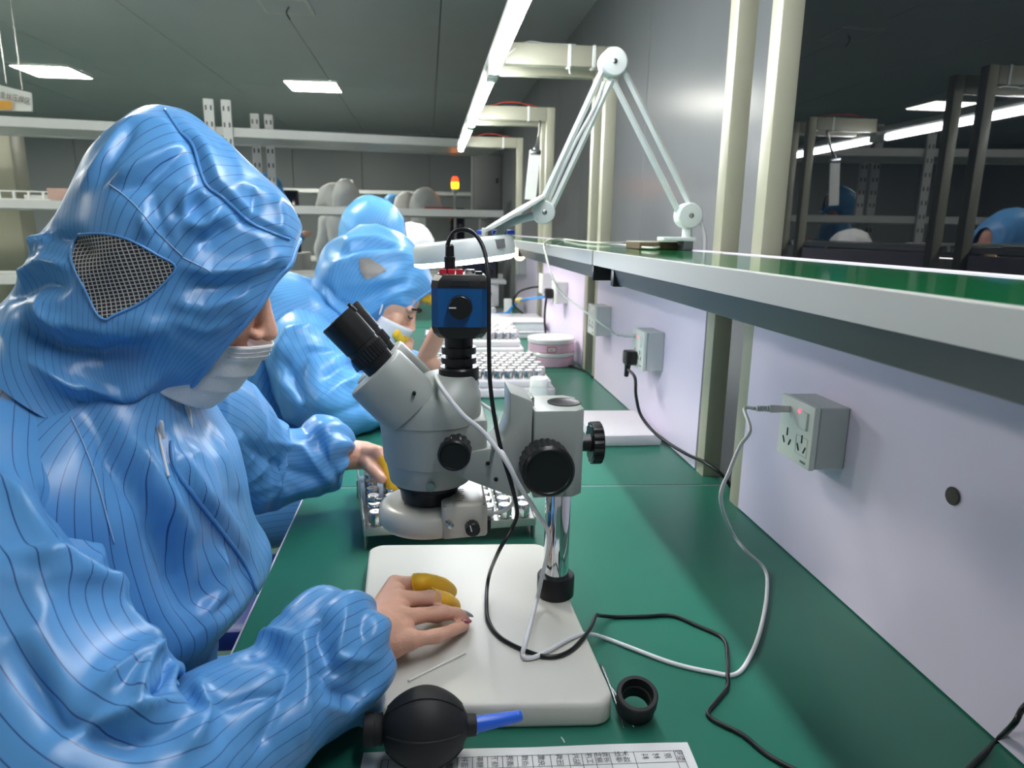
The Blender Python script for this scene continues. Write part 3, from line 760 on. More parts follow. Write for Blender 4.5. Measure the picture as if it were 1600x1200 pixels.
def head_mesh(mb, C, f, up, sc=1.0):
    """a head facing f: skull, jaw, nose, brow, lips, ears"""
    f = Vector(f).normalized(); up = Vector(up); up = (up-f*up.dot(f)).normalized(); r = f.cross(up); C = Vector(C)
    L = lambda a, b_, c_: C + (r*a + f*b_ + up*c_)*sc      # right, forward, up
    rot = Matrix((r, f, up)).transposed()
    mb.sphere(L(0, -0.012, 0.022), 0.094*sc, 28, 18, (0.80, 1.02, 0.98), rot)
    mb.sphere(L(0, 0.03, -0.028), 0.066*sc, 24, 16, (0.86, 0.86, 1.16), rot)
    mb.sphere(L(0, 0.062, -0.085), 0.026*sc, 16, 10, (1.1, 0.9, 0.8), rot)            # chin
    for s in (-1, 1):
        mb.sphere(L(s*0.036, 0.056, -0.022), 0.03*sc, 16, 10, (0.9, 0.75, 0.9), rot)  # cheek
        mb.sphere(L(s*0.030, 0.072, 0.026), 0.02*sc, 16, 10, (1.3, 0.6, 0.5), rot)    # brow
        mb.sphere(L(s*0.077, -0.008, -0.004), 0.03*sc, 14, 10, (0.25, 0.6, 1.0), rot) # ear
        mb.sphere(L(s*0.011, 0.092, -0.026), 0.0085*sc, 10, 8, (1, 1, 0.8), rot)      # nostril wing
    limb(mb, [L(0, 0.078, 0.022), L(0, 0.091, 0.0), L(0, 0.103, -0.02)], [0.009*sc, 0.0095*sc, 0.0115*sc], 12)   # nose
    mb.sphere(L(0, 0.083, -0.050), 0.014*sc, 12, 8, (1.6, 0.6, 0.5), rot)
    mb.sphere(L(0, 0.081, -0.060), 0.014*sc, 12, 8, (1.4, 0.6, 0.5), rot)
    return L

# ---------------------------------------------------------------- the near worker
w1p = thing('person', 'worker in a striped blue hooded coverall and white mask bending over the near microscope', 'person', (-0.42, 0.78, 0.45))
SAG = 0.775
def hood_rows(T, B, W, sag, lat=(0, -1, 0), fwd=None):
    rows = []
    for t, b_, w in zip(T, B, W):
        Ys = sag if not isinstance(sag, (list, tuple)) else sag
        p, q = onY(t[0], t[1], Ys), onY(b_[0], b_[1], Ys)
        A = (p-q)/2; C = (p+q)/2
        l = Vector(lat[len(rows)] if isinstance(lat, list) else lat)
        rows.append([*C, *A, *(l.normalized()*w)])
    return rows
T = [(466, 372), (470, 352), (455, 322), (425, 285), (378, 242), (330, 205), (288, 178), (258, 170), (232, 172), (205, 190), (178, 228), (152, 280), (128, 330), (98, 385), (60, 440), (20, 490)]
B = [(268, 602), (262, 606), (256, 610), (252, 614), (250, 618), (250, 622), (250, 626), (250, 629), (250, 632), (250, 635), (250, 638), (250, 641), (250, 645), (250, 649), (250, 653), (248, 660)]
W = [0.072, 0.076, 0.082, 0.088, 0.095, 0.1, 0.104, 0.106, 0.108, 0.109, 0.11, 0.11, 0.11, 0.112, 0.12, 0.135]
hs = [  # folds of the near side: pixel polyline, height, width, profile
    ([(258, 172), (300, 225), (322, 285), (350, 310), (388, 345), (450, 374)], -0.005, 7, 's'),
    ([(275, 178), (318, 228), (340, 280), (372, 315), (410, 345), (455, 370)], 0.003, 12),
    ([(170, 285), (215, 260), (290, 225)], 0.005, 9), ([(175, 300), (230, 285), (285, 235)], -0.004, 12),
    ([(320, 300), (290, 335), (262, 318)], -0.006, 20), ([(300, 290), (285, 320), (290, 345)], 0.005, 12),
    ([(345, 325), (320, 352), (285, 350)], 0.006, 10), ([(360, 345), (330, 375), (300, 378)], -0.005, 14),
    ([(60, 370), (110, 372), (150, 400)], -0.005, 10), ([(0, 420), (50, 385), (90, 362)], 0.006, 12),
    ([(20, 440), (70, 410), (120, 420)], 0.005, 10), ([(0, 470), (60, 440), (110, 450)], -0.005, 14),
    ([(280, 415), (330, 425), (395, 420), (440, 400)], 0.005, 11), ([(280, 440), (340, 450), (400, 440)], -0.004, 12),
    ([(260, 470), (320, 482), (390, 460)], 0.004, 10), ([(270, 500), (320, 515), (365, 500)], 0.003, 10),
    ([(30, 500), (90, 545), (160, 560), (240, 540)], -0.009, 22), ([(50, 480), (120, 510), (200, 520), (280, 500)], 0.005, 20),
    ([(40, 560), (110, 600), (190, 615), (250, 590)], 0.007, 18), ([(100, 620), (170, 645), (225, 640)], -0.004, 14),
    ([(430, 300), (440, 340), (430, 380)], 0.003, 14), ([(400, 290), (395, 330), (370, 350)], -0.003, 14),
    ([(200, 185), (160, 245), (125, 300)], 0.003, 8), ([(215, 190), (180, 240), (150, 290)], -0.003, 10),
    ([(240, 300), (250, 350), (270, 390)], -0.003, 14), ([(215, 330), (235, 370)], 0.004, 12),
    ([(60, 460), (80, 500), (110, 520)], 0.005, 12),
]
LAT = [(k, -1, -0.35*k) for k in (0.30, 0.28, 0.26, 0.24, 0.22, 0.2, 0.17, 0.14, 0.12, 0.1, 0.06, 0.02, 0, 0, 0, 0)]
hrows = hood_rows(T, B, W, SAG, LAT)
hood = cloth('hood', hrows, 190, 230, M_suit, w1p, 40, -150.0, [(a[0], a[1]*1.6)+tuple(a[2:]) for a in hs], 0.0028, (13, 13, 13), 5, 2.25, bvhkey='hood1')
# seams, ear mesh and hem
M_navy = mat('seam_thread', (170, 198, 226), 0.7)
M_hem = suit_mat('blue_hem', (90, 152, 212), lines=False)
seam('crown_seam', 'hood1', [(258, 172), (280, 205), (302, 228), (320, 285), (350, 310), (388, 345), (420, 362), (452, 374)], 0.0016, M_hem, hood)
seam('dart_stitch', 'hood1', [(172, 288), (210, 320), (245, 362), (285, 400)], 0.0005, M_navy, hood)
seam('dart_stitch', 'hood1', [(285, 402), (330, 425)], 0.0005, M_navy, hood)
gm = bpy.data.materials.new('mesh_fabric'); gm.use_nodes = True
_N = gm.node_tree.nodes; _L = gm.node_tree.links; _b = _N['Principled BSDF']
_tc = _N.new('ShaderNodeTexCoord'); _mp = _N.new('ShaderNodeMapping'); _mp.inputs['Rotation'].default_value = (0.0, 0.12, 0.25); _L.new(_tc.outputs['Object'], _mp.inputs[0])
_sp = _N.new('ShaderNodeSeparateXYZ'); _L.new(_mp.outputs[0], _sp.inputs[0]); _ms = []
for k in (0, 2):
    a = _N.new('ShaderNodeMath'); a.operation = 'MULTIPLY'; a.inputs[1].default_value = 300.0; _L.new(_sp.outputs[k], a.inputs[0])
    f_ = _N.new('ShaderNodeMath'); f_.operation = 'FRACT'; _L.new(a.outputs[0], f_.inputs[0])
    l_ = _N.new('ShaderNodeMath'); l_.operation = 'LESS_THAN'; l_.inputs[1].default_value = 0.21; _L.new(f_.outputs[0], l_.inputs[0]); _ms.append(l_)
_mxm = _N.new('ShaderNodeMath'); _mxm.operation = 'MAXIMUM'; _L.new(_ms[0].outputs[0], _mxm.inputs[0]); _L.new(_ms[1].outputs[0], _mxm.inputs[1])
_mc = _N.new('ShaderNodeMix'); _mc.data_type = 'RGBA'; _mc.inputs[6].default_value = srgb(26, 26, 34); _mc.inputs[7].default_value = srgb(190, 188, 184)
_L.new(_mxm.outputs[0], _mc.inputs[0]); _L.new(_mc.outputs[2], _b.inputs['Base Color']); _b.inputs['Roughness'].default_value = 0.6
EAR = [(124, 366), (165, 366), (205, 376), (245, 398), (273, 415), (262, 436), (225, 470), (180, 492), (164, 499), (150, 488), (132, 450), (116, 418), (112, 396)]
patch('ear_mesh', 'hood1', EAR, gm, hood, 0.0012, 16, 0.0012, M_hem)
# hem along the face opening
hr, _ = interp_rings(hrows, 190)
_h0 = np.array([v.co for v in hood.data.vertices][:230])
MB().tube([Vector(v) for v in _h0[::3]]+[Vector(_h0[0])], 0.0032, 8, 2).build('hood_hem', M_hem, hood, 180)

# torso
def trow(z, xf, xb, w, yc=SAG): return [(xf+xb)/2, yc, z, (xf-xb)/2, 0, 0, 0, -w, 0]
trows = [[-0.335, SAG, 1.075, 0.075, 0, 0.0, 0, -0.085, 0], [-0.36, SAG, 1.055, 0.10, 0, -0.012, 0, -0.12, 0], [-0.385, SAG, 1.025, 0.135, 0, -0.02, 0, -0.17, 0.0],
         [-0.40, SAG, 0.985, 0.165, 0, -0.015, 0, -0.195, 0], [-0.405, SAG, 0.93, 0.175, 0, -0.01, 0, -0.195, 0], [-0.403, SAG, 0.87, 0.183, 0, -0.005, 0, -0.19, 0],
         [-0.395, SAG, 0.82, 0.19, 0, 0, 0, -0.185, 0], [-0.41, SAG, 0.775, 0.168, 0, 0, 0, -0.18, 0], [-0.43, SAG, 0.70, 0.15, 0, 0, 0, -0.18, 0],
         [-0.44, SAG, 0.60, 0.165, 0, 0, 0, -0.19, 0], [-0.44, SAG, 0.50, 0.19, 0, 0, 0, -0.20, 0], [-0.44, SAG, 0.45, 0.18, 0, 0, 0, -0.19, 0]]
ts = [([(130, 640), (180, 720), (230, 790), (270, 880), (300, 980)], -0.012, 24), ([(180, 660), (240, 740), (290, 830), (330, 930)], 0.008, 22),
      ([(400, 940), (385, 890), (345, 830), (300, 770), (265, 720), (250, 660)], 0.007, 26, 'step'), ([(262, 700), (310, 770), (360, 830), (395, 890)], 0.004, 10),
      ([(300, 830), (320, 900), (315, 970)], -0.007, 18), ([(340, 850), (345, 930), (310, 990)], 0.007, 14), ([(280, 690), (320, 730), (340, 790)], 0.005, 14),
      ([(300, 990), (330, 960), (370, 930)], -0.005, 10), ([(210, 700), (260, 800), (275, 900)], 0.006, 16), ([(330, 660), (350, 720), (372, 790)], 0.005, 12)]
torso = cloth('coverall_body', trows, 170, 190, M_suit, w1p, 84, 0.0, [(a[0], a[1]*1.4)+tuple(a[2:]) for a in ts], 0.0035, (9, 9, 6), 11, 2.3, bvhkey='torso1')
# right sleeve (towards the camera)
def tube_rows(pts, radii, up=(0, 0, 1)):
    pts = [Vector(p) for p in pts]; rows = []; U = Vector(up)
    for i, p in enumerate(pts):
        t = (pts[min(i+1, len(pts)-1)]-pts[max(i-1, 0)]).normalized()
        U = (U-t*U.dot(t)).normalized(); S = t.cross(U)
        r = radii[i]; ru, rs = (r if isinstance(r, tuple) else (r, r))
        rows.append([*p, *(U*ru), *(S*rs)])
    return rows
rp_ = [(-0.43, 0.70, 1.035), (-0.42, 0.645, 1.01), (-0.398, 0.59, 0.965), (-0.362, 0.545, 0.915), (-0.318, 0.505, 0.865), (-0.272, 0.48, 0.828), (-0.232, 0.474, 0.808), (-0.206, 0.484, 0.802), (-0.194, 0.499, 0.803), (-0.177, 0.524, 0.806), (-0.157, 0.547, 0.808), (-0.136, 0.572, 0.812), (-0.116, 0.596, 0.817), (-0.1, 0.616, 0.820), (-0.089, 0.630, 0.820), (-0.081, 0.640, 0.818), (-0.075, 0.647, 0.815)]
rr_ = [0.055, 0.08, 0.09, 0.096, 0.097, 0.095, 0.09, 0.082, 0.064, 0.06, 0.059, 0.054, 0.057, 0.062, (0.06, 0.058), (0.045, 0.043), (0.029, 0.032)]
rs_ = [([(0, 870), (100, 890), (200, 930), (260, 1000)], 0.010, 26), ([(60, 760), (110, 800), (150, 860), (180, 900)], -0.010, 18), ([(0, 740), (50, 830), (90, 890)], 0.008, 22),
       ([(20, 1000), (90, 1120), (200, 1160), (300, 1130)], -0.010, 24), ([(150, 1080), (210, 1040), (240, 1000)], 0.008, 14), ([(100, 1150), (200, 1110), (280, 1090)], 0.007, 10),
       ([(215, 1100), (225, 1040), (250, 1010)], 0.008, 9), ([(240, 1090), (270, 1040), (265, 1010)], -0.009, 14), ([(310, 1060), (320, 1110), (290, 1180)], 0.008, 14),
       ([(330, 1110), (390, 1090), (450, 1075)], -0.004, 9), ([(370, 1030), (420, 1010), (455, 1040), (450, 1100)], -0.006, 16), ([(360, 1010), (420, 990), (470, 1000)], 0.006, 12),
       ([(475, 980), (480, 1050), (476, 1110), (475, 1170)], 0.006, 9, 's'), ([(455, 1060), (430, 1120), (400, 1180)], -0.005, 16), ([(500, 950), (502, 1000), (520, 1040), (540, 1060)], -0.008, 14),
       ([(540, 940), (535, 990), (525, 1030), (590, 1030)], 0.006, 11), ([(488, 1030), (520, 1080), (570, 1095)], -0.006, 12), ([(500, 1100), (540, 1110), (585, 1080)], 0.005, 12),
       ([(560, 960), (570, 1010), (560, 1050)], -0.004, 11)]
def cuffwave(v, th, P): return np.where(v > 0.80, 0.0035*np.sin(th*9+v*14)*np.clip((v-0.80)*6, 0, 1), 0)+0*th
sleeve_r = cloth('sleeve', tube_rows(rp_, rr_), 190, 170, M_suit, w1p, 44, 0.0, [(a[0], a[1]*1.4)+tuple(a[2:]) for a in rs_], 0.0035, (11, 11, 11), 21, 2.0, wave=cuffwave, bvhkey='slr')
# left sleeve (beyond the torso)
lp_ = [(-0.40, 0.86, 1.03), (-0.37, 0.92, 1.015), (-0.335, 0.98, 0.975), (-0.32, 1.03, 0.93), (-0.305, 1.075, 0.885), (-0.285, 1.105, 0.855), (-0.262, 1.12, 0.845), (-0.235, 1.13, 0.842), (-0.205, 1.14, 0.843), (-0.188, 1.15, 0.848), (-0.170, 1.158, 0.85), (-0.159, 1.163, 0.85), (-0.151, 1.167, 0.848), (-0.146, 1.169, 0.846)]
lr_ = [0.06, 0.08, 0.084, 0.082, 0.078, 0.075, 0.066, 0.06, 0.057, 0.06, 0.063, 0.056, 0.042, 0.029]
ls_ = [([(380, 690), (440, 730), (500, 750)], -0.008, 14), ([(420, 690), (470, 700), (525, 760)], 0.008, 12), ([(390, 790), (450, 770), (520, 750)], 0.006, 12), ([(360, 700), (370, 760), (385, 810)], -0.008, 16),
       ([(490, 670), (505, 710), (530, 750)], -0.007, 9), ([(330, 670), (360, 690), (380, 680)], 0.006, 12), ([(440, 690), (430, 760), (420, 810)], -0.005, 12)]
sleeve_l = cloth('sleeve', tube_rows(lp_, lr_), 150, 130, M_suit, w1p, 52, 0.0, ls_, 0.003, (13, 13, 13), 31, 2.0, wave=cuffwave, bvhkey='sll')
# trouser legs under the bench
for s in (-1, 1):
    y = SAG+s*0.10
    cloth('trouser_leg', tube_rows([(-0.44, y, 0.50), (-0.30, y+s*0.02, 0.53), (-0.10, y+s*0.03, 0.52), (0.0, y+s*0.03, 0.47), (0.03, y+s*0.03, 0.36), (0.01, y+s*0.03, 0.20), (0.0, y+s*0.03, 0.10)], [0.10, 0.10, 0.088, 0.082, 0.075, 0.066, 0.06]), 50, 40, M_suit, w1p, 40, 0, (), 0.004, (9, 9, 9), 41)
    MB().sphere((0.06, y+s*0.03, 0.05), 0.05, 18, 10, (2.4, 1.0, 1.0)).build('shoe', M_white, w1p)
# zip, storm flap and its white hook-and-loop tab
M_zip = mat('zip_white', (206, 210, 214), 0.4)
seam('zip', 'torso1', [(246, 668), (250, 690), (256, 720), (262, 745)], 0.0016, M_zip, torso)
q = drape('torso1', [(250, 662), (252, 675), (254, 690)], 0.004, 3)
if q:
    MB().box(q[len(q)//2], (0.004, 0.003, 0.02), None, 0.001, 1).build('zip_pull', M_zip, torso)
fl_ = [onY(288, 628, 0.745), onY(298, 640, 0.742), onY(301, 668, 0.742), onY(296, 697, 0.742), onY(289, 680, 0.742), onY(285, 650, 0.742)]
fq = MB(); fq.loft([[p+Vector((0, -0.0012, 0)) for p in fl_], [p+Vector((0, 0.0012, 0)) for p in fl_]]).build('hook_tab', M_cotton, torso, 60)
seam('flap_edge', 'torso1', [(268, 690), (275, 735), (300, 770), (345, 828), (385, 885), (404, 935)], 0.0022, M_hem, torso, 0.0008)
seam('shoulder_stitch', 'torso1', [(110, 652), (128, 690), (150, 750), (178, 850)], 0.0006, M_navy, torso, 0.001)
# body: head, neck, both arms with hands as one skin mesh
body = MB()
FD = Vector((0.89, 0.16, -0.40))
HL = head_mesh(body, (-0.258, 0.775, 1.172), FD, (0.35, 0, 0.93), 0.95)
limb(body, [(-0.33, 0.775, 1.12), (-0.36, 0.775, 1.06), (-0.38, 0.775, 1.0)], [0.055, 0.055, 0.07])
limb(body, [(-0.40, 0.775, 0.97), (-0.42, 0.775, 0.75), (-0.42, 0.775, 0.52)], [0.11, 0.105, 0.11])
limb(body, [(-0.40, 0.775, 0.98), (-0.41, 0.66, 0.99), (-0.262, 0.48, 0.81), (-0.09, 0.63, 0.815), (-0.055, 0.667, 0.81)], [0.08, 0.042, 0.032, 0.027, 0.026])
limb(body, [(-0.40, 0.775, 0.98), (-0.385, 0.89, 0.99), (-0.275, 1.11, 0.85), (-0.14, 1.168, 0.846), (-0.115, 1.178, 0.84)], [0.08, 0.042, 0.032, 0.027, 0.025])
def palm(mb, w, ks, rw, rk):
    """wrist to each knuckle, padded into a hand back"""
    w = Vector(w)
    for k in ks:
        limb(mb, [w, w.lerp(Vector(k), 0.5), k], [rw, (rw+rk)*0.5, rk], 12)
    for a, b_ in zip(ks[:-1], ks[1:]):
        m_ = (Vector(a)+Vector(b_))/2; limb(mb, [w.lerp(m_, 0.45), m_], [rw*0.8, rk*0.95], 12)
fing = {   # pixel and height of knuckle, middle joint, last joint, tip
    'index': [(617, 914, .814), (662, 910, .817), (690, 915, .803), (702, 924, .788)],
    'middle': [(624, 938, .818), (678, 934, .818), (698, 940, .803), (708, 947, .788)],
    'ring': [(628, 966, .816), (692, 957, .809), (713, 959, .797), (725, 965, .7875)],
    'pinky': [(640, 1000, .806), (682, 994, .803), (708, 984, .795), (725, 978, .787)]}
FR = {'index': (.0115, .0092, .0085, .0078), 'middle': (.0118, .0094, .0085, .0078), 'ring': (.0112, .009, .008, .0072), 'pinky': (.0105, .0082, .0073, .0066)}
FW = {k: [onZ(*p) for p in v] for k, v in fing.items()}
WR = Vector((-0.062, 0.658, 0.806))
palm(body, WR, [FW[k][0] for k in ('index', 'middle', 'ring', 'pinky')], 0.0255, 0.0118)
for k in FW:
    a_, b_, c_, d_ = FW[k]; r_ = FR[k]
    limb(body, [a_, a_.lerp(b_, 0.55), b_, b_.lerp(c_, 0.5), c_, d_], [r_[0], r_[1]*0.94, r_[1]*1.05, r_[2]*0.97, r_[2], r_[3]], 14)
    mid_ = WR.lerp(a_, 0.55); limb(body, [mid_+Vector((0, 0, 0.004)), a_+Vector((0, 0, 0.0022))], [0.010, r_[0]*0.92], 10)
th0 = WR.lerp(FW['index'][0], 0.35)+Vector((0.0, 0.018, -0.008)); limb(body, [WR.lerp(FW['index'][0], 0.2), th0, th0+Vector((0.035, 0.022, -0.007)), th0+Vector((0.062, 0.014, -0.009))], [0.02, 0.014, 0.0105, 0.0085], 12)
# left hand reaching to the parts tray
WL = Vector((-0.118, 1.177, 0.842))
LK = [onY(590, 706, 1.14), onY(592, 720, 1.16), onY(594, 712, 1.185), onY(598, 708, 1.205)]
palm(body, WL, LK, 0.024, 0.0115)
LF = [[LK[0], onY(603, 725, 1.125), onY(608, 746, 1.115), onY(614, 764, 1.11)], [LK[1], onY(612, 735, 1.15), onY(622, 752, 1.14), onY(628, 765, 1.135)], [LK[2], LK[2]+Vector((0.035, 0, -0.012)), LK[2]+Vector((0.05, -0.005, -0.035))], [LK[3], LK[3]+Vector((0.03, 0, -0.014)), LK[3]+Vector((0.042, -0.004, -0.034))]]
for f_ in LF: limb(body, f_, (.011, .009, .0083, .0076)[:len(f_)], 12)
limb(body, [WL, onY(582, 733, 1.12), onY(596, 748, 1.10)], [0.018, 0.011, 0.009], 12)
bodyo = remeshed('body', body, 0.0022, M_skin, w1p, 5)
# hair cap under the hood
MB().sphere(HL(0, -0.022, 0.032), 0.091, 28, 16, (0.84, 0.96, 0.98), Matrix((FD.normalized().cross(Vector((0, 0, 1))).normalized(), FD.normalized(), Vector((0.4, 0, 0.9)).normalized())).transposed()).build('hair', M_hair, w1p)
# finger cots and nails
def cot(name, pts, r, par, start=0.0):
    P = [Vector(p) for p in pts]
    mb = MB(); Q = catmull(P, 8); n = len(Q)
    rings = []; up = Vector((0, 0, 1))
    for i, p in enumerate(Q):
        t = (Q[min(i+1, n-1)]-Q[max(i-1, 0)]).normalized(); u = (up-t*up.dot(t)).normalized(); s = t.cross(u)
        f = i/(n-1); rr = r*(1.05-0.16*f)*(1+0.02*math.sin(f*40))
        if f > 0.86: rr *= math.sqrt(max(0.02, 1-((f-0.86)/0.15)**2))
        rings.append([p+u*(rr*math.cos(a*math.pi/9))+s*(rr*math.sin(a*math.pi/9)) for a in range(18)])
    mb.loft(rings, cap0=False)
    o = mb.build(name, M_cot, par, 180)
    MB().tube(rings[0]+[rings[0][0]], 0.0008, 6, 1).build('cot_rim', M_cot, o, 180)
    return o
fi = FW['index']; cot('finger_cot', [fi[0].lerp(fi[1], 0.72), fi[1]+Vector((0, 0, 0.0005)), fi[2], fi[3]+(fi[3]-fi[2]).normalized()*0.009], 0.0107, w1p)
fm = FW['middle']; cot('finger_cot', [fm[0].lerp(fm[1], 0.9), fm[1].lerp(fm[2], 0.4), fm[2], fm[3]+(fm[3]-fm[2]).normalized()*0.009], 0.0105, w1p)
l0 = LF[0]; cot('finger_cot', [l0[0].lerp(l0[1], 0.6), l0[1], l0[2], l0[3]+(l0[3]-l0[2]).normalized()*0.008], 0.0105, w1p)
def nail(p, q, m, r, lift):
    d = (q-p).normalized(); u = Vector((0, 0, 1)); u = (u-d*u.dot(d)).normalized()
    MB().sphere(q+d*0.002+u*lift, r, 14, 8, (1.35, 0.95, 0.32), frame((0, 0, 0), d, u.cross(d)).to_3x3()).build('fingernail', m, w1p, 180)
nail(FW['ring'][2], FW['ring'][3], mat('silver_nail', (176, 184, 190), 0.15, metal=0.5), 0.0072, 0.0058)
nail(FW['pinky'][2], FW['pinky'][3], mat('plum_nail', (150, 72, 84), 0.18), 0.007, 0.0054)
# face mask with pleats, wrapped round nose and chin
mk = MB(); rows = []
U_ = 33; V_ = 33
for i in range(U_):
    u = i/(U_-1); row = []
    for j in range(V_):
        a = (j/(V_-1)-0.5)*math.radians(122+52*max(0, u-0.45)/0.55)
        top = u < 0.12
        h = -0.030 - 0.092*u - 0.016*(abs(a)/1.5)**2*(1-u) + 0.016*(abs(a)/1.5)**2*u
        rf = 0.108-0.028*u**2+0.0045*((u*4.0) % 1.0 - 0.5)*(1 if 0.12 < u < 0.92 else 0) ; rw = 0.079-0.006*u
        bul = math.cos(a)**0.9 if math.cos(a) > 0 else 0
        nose = 0.006*math.exp(-(a/0.25)**2)*(1-u)
        row.append(HL(math.sin(a)*rw, 0.012+(rf-0.012)*bul+nose, h))
    rows.append(row)
mk.loft(rows, cap0=False, cap1=False, closed=False)
mko = mk.build('face_mask', M_mask, w1p, 180, False)
for k_ in (1, 3, 5):
    MB().tube([Vector(p_)+(Vector(p_)-HL(0, 0, -0.06)).normalized()*0.0008 for p_ in rows[k_][2:-2]], 0.0004, 5, 2).build('mask_stitch', mat('mask_stitch_grey', (196, 198, 202), 0.8), mko, 180)
MB().tube([Vector(rows[1][-1]), HL(0.080, 0.03, -0.02), HL(0.084, 0.0, -0.01), HL(0.082, -0.02, 0.01)], 0.0016, 6, 5).build('ear_loop', M_mask, mko, 180)
sm = mko.modifiers.new('thick', 'SOLIDIFY'); sm.thickness = 0.0012

# ---------------------------------------------------------------- power sockets on the back panels
M_sock = mat('socket_white', (226, 230, 222), 0.3, var=0.01)
M_sockbox = mat('socket_box_grey', (196, 200, 198), 0.4, var=0.02)
M_hole = mat('socket_slot', (18, 18, 20), 0.6)
M_led = mat('red_indicator', (255, 40, 60), 0.4, emit=(255, 40, 70), estr=3)
FXS = PX0-0.0012
def socket(yc, zc, label, depth=0.05, full=True, sz=0.086):
    t = thing('power_socket', label, 'socket', (FXS, yc, zc), 'white wall sockets along the benches')
    h = sz/2; x1 = FXS-depth
    MB().box2((x1+0.009, yc-h+0.001, zc-h+0.001), (FXS, yc+h-0.001, zc+h-0.001), 0.0015, 1).build('back_box', M_sockbox, t)
    MB().box2((x1, yc-h, zc-h), (x1+0.0085, yc+h, zc+h), 0.0018, 2).build('face_plate', M_sock, t)
    if full:
        def slot(y, z, w, hh, a):
            MB().box((x1-0.0001, yc+y, zc+z), (0.0012, w, hh), Matrix.Rotation(a, 3, 'X')).build('slot', M_hole, t)
        for oy in (0.018, -0.02):
            slot(oy, -0.006, 0.0022, 0.011, 0); slot(oy+0.008, -0.019, 0.0022, 0.010, -0.5); slot(oy-0.008, -0.019, 0.0022, 0.010, 0.5)
        MB().box2((x1-0.003, yc-0.031, zc+0.008), (x1+0.001, yc-0.013, zc+0.032), 0.001, 1).build('switch', M_sock, t)
        MB().bcyl((x1-0.0012, yc-0.008, zc+0.03), (x1+0.001, yc-0.008, zc+0.03), 0.0022, 0.0003, 12).build('indicator_light', M_led, t)
        fr2 = MB()
        for a, b_ in (((-0.006, -0.003), (-0.034, -0.003)), ((-0.034, -0.003), (-0.034, -0.028)), ((-0.034, -0.028), (-0.006, -0.028)), ((-0.006, -0.028), (-0.006, -0.003))):
            fr2.cyl((x1-0.0001, yc+a[0], zc+a[1]), (x1-0.0001, yc+b_[0], zc+b_[1]), 0.0005, None, 6)
        fr2.build('shutter_outline', M_sockbox, t)
        mp_ = mat('socket_print', (120, 122, 120), 0.5)
        bar = MB()
        for q in range(4): bar.box((x1-0.0002, yc-0.022-q*0.0035, zc-0.036), (0.0006, 0.0024, 0.003))
        bar.build('printed_mark', mp_, t)
    return t, x1
# near socket: front plate corners at pixels (1236,620) .. (1272,740)
SY, SZ = 0.852, 0.968
socket(SY, SZ, 'nearest white power socket with a red light and a white lead plugged in')
S2Y, S2Z = 1.578, 0.957
socket(S2Y, S2Z, 'power socket with both a white lead and a black plug, on the second bench', 0.05, True, 0.092)
socket(2.06, 0.965, 'empty power socket beside the far post of the second bench', 0.05, True, 0.09)
socket(2.72, 0.99, 'power socket with a black plug hanging from it behind the pink tub', 0.05, False)
socket(3.05, 1.0, 'power socket at the far end with a blue cable', 0.05, False)
socket(3.9, 1.03, 'farthest white power socket on the row of back panels', 0.05, False)
# dark screw cap on the near panel
q = onX(1489, 775, PX0-0.002)
sc_ = MB().lathe([(0, 0.0095), (0.001, 0.0098), (0.0018, 0.009), (0.0018, 0.0005)], q, (-1, 0, 0), 28).build('panel_hole_cap', mat('brown_cap', (72, 66, 60), 0.6, var=0.4, vscale=200))
tag(sc_, 'small dark round cap set in the near white back panel', 'cap')

# ---------------------------------------------------------------- cables
M_wcable = mat('white_cable', (222, 222, 224), 0.4)
M_bcable = mat('black_cable', (18, 19, 22), 0.35)
def plug_white(o, d, par):
    d = Vector(d).normalized(); o = Vector(o)
    MB().lathe([(0, 0.0045), (0.014, 0.005), (0.016, 0.0055), (0.026, 0.0055), (0.027, 0.004)], o, d, 16).build('plug', M_wcable, par)
    rb_ = MB()
    for k in range(5): rb_.lathe([(0, 0.003), (0.001, 0.0045), (0.0022, 0.0045), (0.003, 0.003)], o+d*(0.027+k*0.0034), d, 14)
    rb_.cyl(o+d*0.026, o+d*0.046, 0.0032, 0.0026, 12)
    rb_.build('strain_relief', M_wcable, par)
    return o+d*0.046
# white lead: near socket, over the bench, under the stand and up to the ring light
wc = thing('white_power_cable', 'white cable looping from the nearest socket across the green mat to the microscope', 'cable', (0.3, 0.7, 0.75))
po = Vector((FXS-0.05-0.0005, SY+0.018, SZ+0.026)); pe = plug_white(po, (-1, 0.35, -0.06), wc)
cr = 0.0026
pts = [pe, pe+Vector((-0.012, 0.005, -0.002)), onX(1172, 672, 0.428), onX(1157, 696, 0.42), onX(1140, 735, 0.40), onX(1126, 778, 0.375), onZ(1142, 828, 0.80), onZ(1165, 860, 0.776), onZ(1195, 890, 0.7545), onZ(1198, 930, 0.7527), onZ(1188, 985, 0.7527), onZ(1170, 1030, 0.7527), onZ(1148, 1054, 0.7527), onZ(1110, 1050, 0.7527), onZ(1050, 1036, 0.7527), onZ(985, 1012, 0.7527), onZ(945, 997, 0.7535), onZ(918, 991, 0.775), onZ(890, 998, 0.7804), onZ(855, 1018, 0.7804), onZ(830, 1028, 0.7804), onZ(817, 1024, 0.7815), onZ(822, 1000, 0.79), onY(838, 940, 0.758), onY(846, 905, 0.752), onY(858, 840, 0.75), onY(838, 800, 0.748), onY(812, 760, 0.72), onY(790, 720, 0.715), onY(755, 675, 0.725), onY(725, 650, 0.725), onY(700, 620, 0.735), onY(687, 600, 0.755), onY(681, 588, 0.78)]
MB().tube(pts, cr, 10, 7).build('lead', M_wcable, wc, 180)
rc2 = thing('ring_light_cable', 'short pale cable looping from the ring light up behind the microscope head', 'cable', (0.1, 0.8, 0.85))
